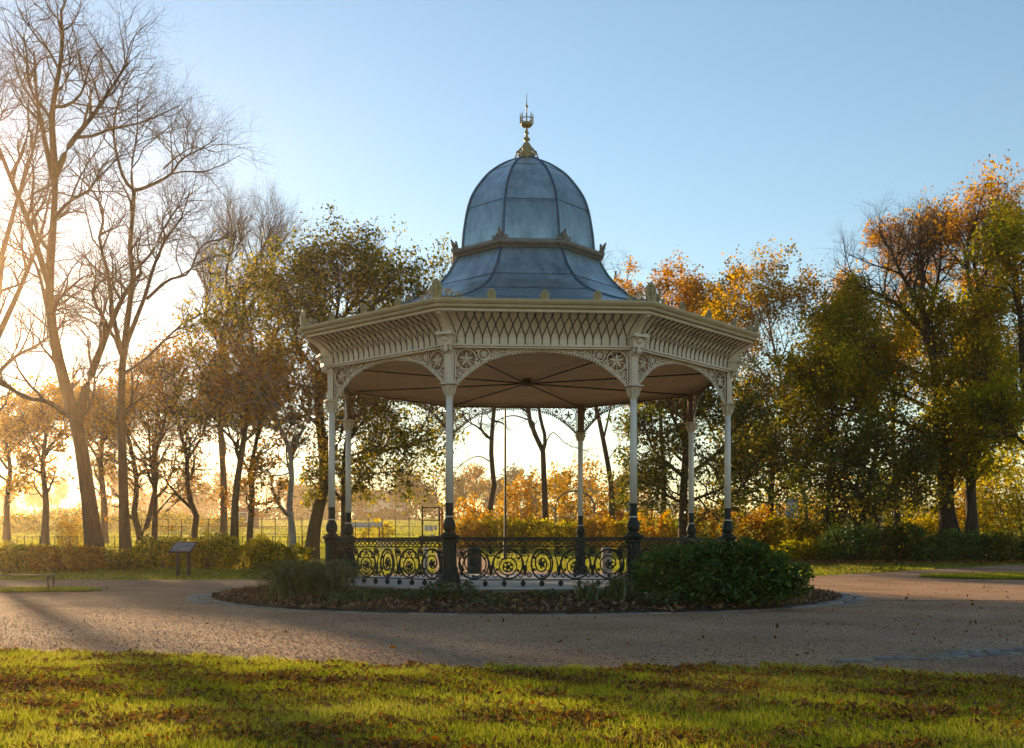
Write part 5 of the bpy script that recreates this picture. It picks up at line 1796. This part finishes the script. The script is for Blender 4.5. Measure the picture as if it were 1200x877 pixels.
house('brick_hut', 'small flat brick hut on the playing field between the left tree trunks', 288, 130, 2.6, 2.5, 2.2, 0.18, BRICK, 1, 1, False)
house('apartment_block', 'hazy flat roofed block behind the far trees, left of the left columns', 366, 340, 15, 12, 12.8, 0.6, RENDERW, 5, 4, False)
house('terraced_house', 'hazy long slate roofed house beyond the field, between the two left columns', 448, 320, 16, 9, 7.6, 3.2, RENDERW, 5, 2, True, 3)
house('terraced_house', 'hazy house with slate roof far behind the left russet trees', 205, 330, 18, 9, 7.0, 3.2, BRICK, 6, 2, True, 3)
x, y = xat(621, 300), 300 - D0
b = empty('chimney_stack', (x, y, g1(y)), 'thin far chimney stack rising over the tree line left of the V forked tree', 'chimney')
G().lathe([(0.9, -0.5), (0.7, 13.5)], 10).build('shaft', SLATE, b)
G().lathe([(0.8, 13.5), (0.85, 13.9), (0.7, 14.1)], 10).build('cap', SLATE, b)

fg = np.random.default_rng(77)
V, Fq = [], []
N = 26000
hx = fg.uniform(-150, 130, N)
hy = 218 + fg.random(N) * 10 + 3 * np.sin(hx * 0.1)
hz = fg.random(N) ** 0.8 * (3.4 + 1.2 * np.sin(hx * 0.23) + 0.7 * np.sin(hx * 0.71))
Vh, Fh = leaf_quads(fg, np.stack([hx, hy, gz(hy) + hz], -1), 0.75, 0.1)
tag(npmesh('far_hedge', Vh, [Fh], L_FARO), 'hazy hedge along the far edge of the playing field', None, None, 'stuff')

kinds = {'bare': ('far bare twiggy tree', L_BROWN, 0), 'brown': ('far rounded brown tree', L_FAR, 1500), 'olive': ('far rounded olive tree', L_FARO, 1800), 'gold': ('far golden tree', L_GOLD, 1600)}
far = [(-40, 'brown', 8, 'beyond the left edge'),
       (8, 'olive', 7, 'at the left edge'),
       (40, 'gold', 6, 'left of the thick leaning bare trunk'),
       (70, 'brown', 8, 'just left of the thick leaning bare trunk'),
       (128, 'brown', 9, 'between the two big bare trunks'),
       (160, 'olive', 8, 'behind the V divided russet tree'),
       (190, 'bare', 10, 'above the house behind the russet trees'),
       (214, 'brown', 8.5, 'above the information board'),
       (240, 'brown', 8, 'just right of the bent russet trunk'),
       (262, 'olive', 8, 'left of the leaning olive trunk'),
       (288, 'brown', 7.5, 'behind the brick hut'),
       (312, 'bare', 9, 'left of the pale knotty tree'),
       (328, 'brown', 7, 'touching the pale knotty trunk'),
       (352, 'olive', 6.5, 'under the hazy flat roofed block'),
       (386, 'brown', 6.5, 'hidden partly by the left columns'),
       (404, 'bare', 9, 'behind the rear left column'),
       (420, 'olive', 6, 'left of the slate roofed house'),
       (436, 'bare', 9, 'in front of the slate roofed house'),
       (463, 'bare', 11.5, 'tallest between the left columns'),
       (476, 'brown', 9, 'below the tallest bare one between the left columns'),
       (488, 'olive', 8, 'left of the tall gate frame'),
       (506, 'brown', 6, 'showing through the tall gate frame'),
       (514, 'bare', 10, 'rising above the orange post'),
       (538, 'olive', 7.5, 'right of the left front column'),
       (556, 'gold', 9, 'left of the swollen foot bare tree'),
       (572, 'olive', 8, 'behind the swollen foot bare tree'),
       (588, 'brown', 7.5, 'touching the lamp post'),
       (602, 'olive', 9.5, 'right of the lamp post, rounded and dark'),
       (628, 'brown', 7, 'behind the V forked tree'),
       (655, 'gold', 8, 'left of the back right column'),
       (692, 'brown', 8, 'right of the back right column'),
       (722, 'olive', 8, 'behind the leaning bare tree')]
for i, (px, kd, h, where) in enumerate(far):
    g_ = np.random.default_rng(500 + i)
    d = 235 + g_.uniform(0, 45)
    x, y = xat(px, d), d - D0
    lab, lm, nl = kinds[kd]
    r_ = empty('far_tree', (x, y, g1(y)), lab + ' ' + where, 'tree', 'far trees beyond the playing field')
    h = h * 1.12
    st = np.array([[(0, 0, -0.3), (g_.normal() * 0.2, 0, h * 0.3), (g_.normal() * 0.4, 0, h * 0.6), (g_.normal() * 0.5, 0, h * 0.95)]])
    sr = np.array([[0.28, 0.22, 0.14, 0.05]])
    l1, r1 = spawn(g_, st, sr, 12, 0.25, 0.98, h * 0.42, 42, 0.15, 0.15, 6, 0.12)
    l2, r2 = spawn(g_, l1, r1, 5, 0.2, 1.0, h * 0.2, 40, 0.1, 0.2, 4, 0.05)
    V, Fq = merge([tubes(st, sr, 6), tubes(l1, r1, 4), tubes(l2, r2, 3)])
    npmesh('trunk', V, [Fq], BARK, r_)
    l3, r3 = spawn(g_, l2, r2, 5, 0.2, 1.0, h * 0.12, 40, 0.1, 0.2, 3, 0.03)
    Vt, Ft = tubes(l3, r3, 3)
    if nl:
        e = np.concatenate([l3[:, 1:].reshape(-1, 3), l2[:, 2:].reshape(-1, 3)])
        C = e[g_.integers(0, len(e), nl)] + g_.normal(size=(nl, 3)) * 0.45
        Vl, Fl = leaf_quads(g_, C, 0.62, 0.1)
        npmesh('crown', np.concatenate([Vt, Vl]), [Ft, Fl + len(Vt)], [TWIG, lm], r_, mi=[0, 1])
    else:
        npmesh('crown', Vt, [Ft], TWIG, r_)

# ------------------------------------------------------------------ evening haze
hm_, hn, hl, hout = newmat('haze_air')
pv = hn.new('ShaderNodeVolumePrincipled')
pv.inputs['Color'].default_value = (1.0, 0.78, 0.54, 1)
pv.inputs['Density'].default_value = 0.00045
pv.inputs['Anisotropy'].default_value = 0.8
hl.new(pv.outputs[0], hout.inputs['Volume'])
hb = G().box((0, 395, 14.5), (1320, 930, 36)).build('haze', hm_)
tag(hb, 'golden evening haze over the park', None, None, 'stuff')

print('tree tris', TREE_TRIS[0], 'all polys', sum(len(o.data.polygons) for o in bpy.data.objects if o.type == 'MESH'))
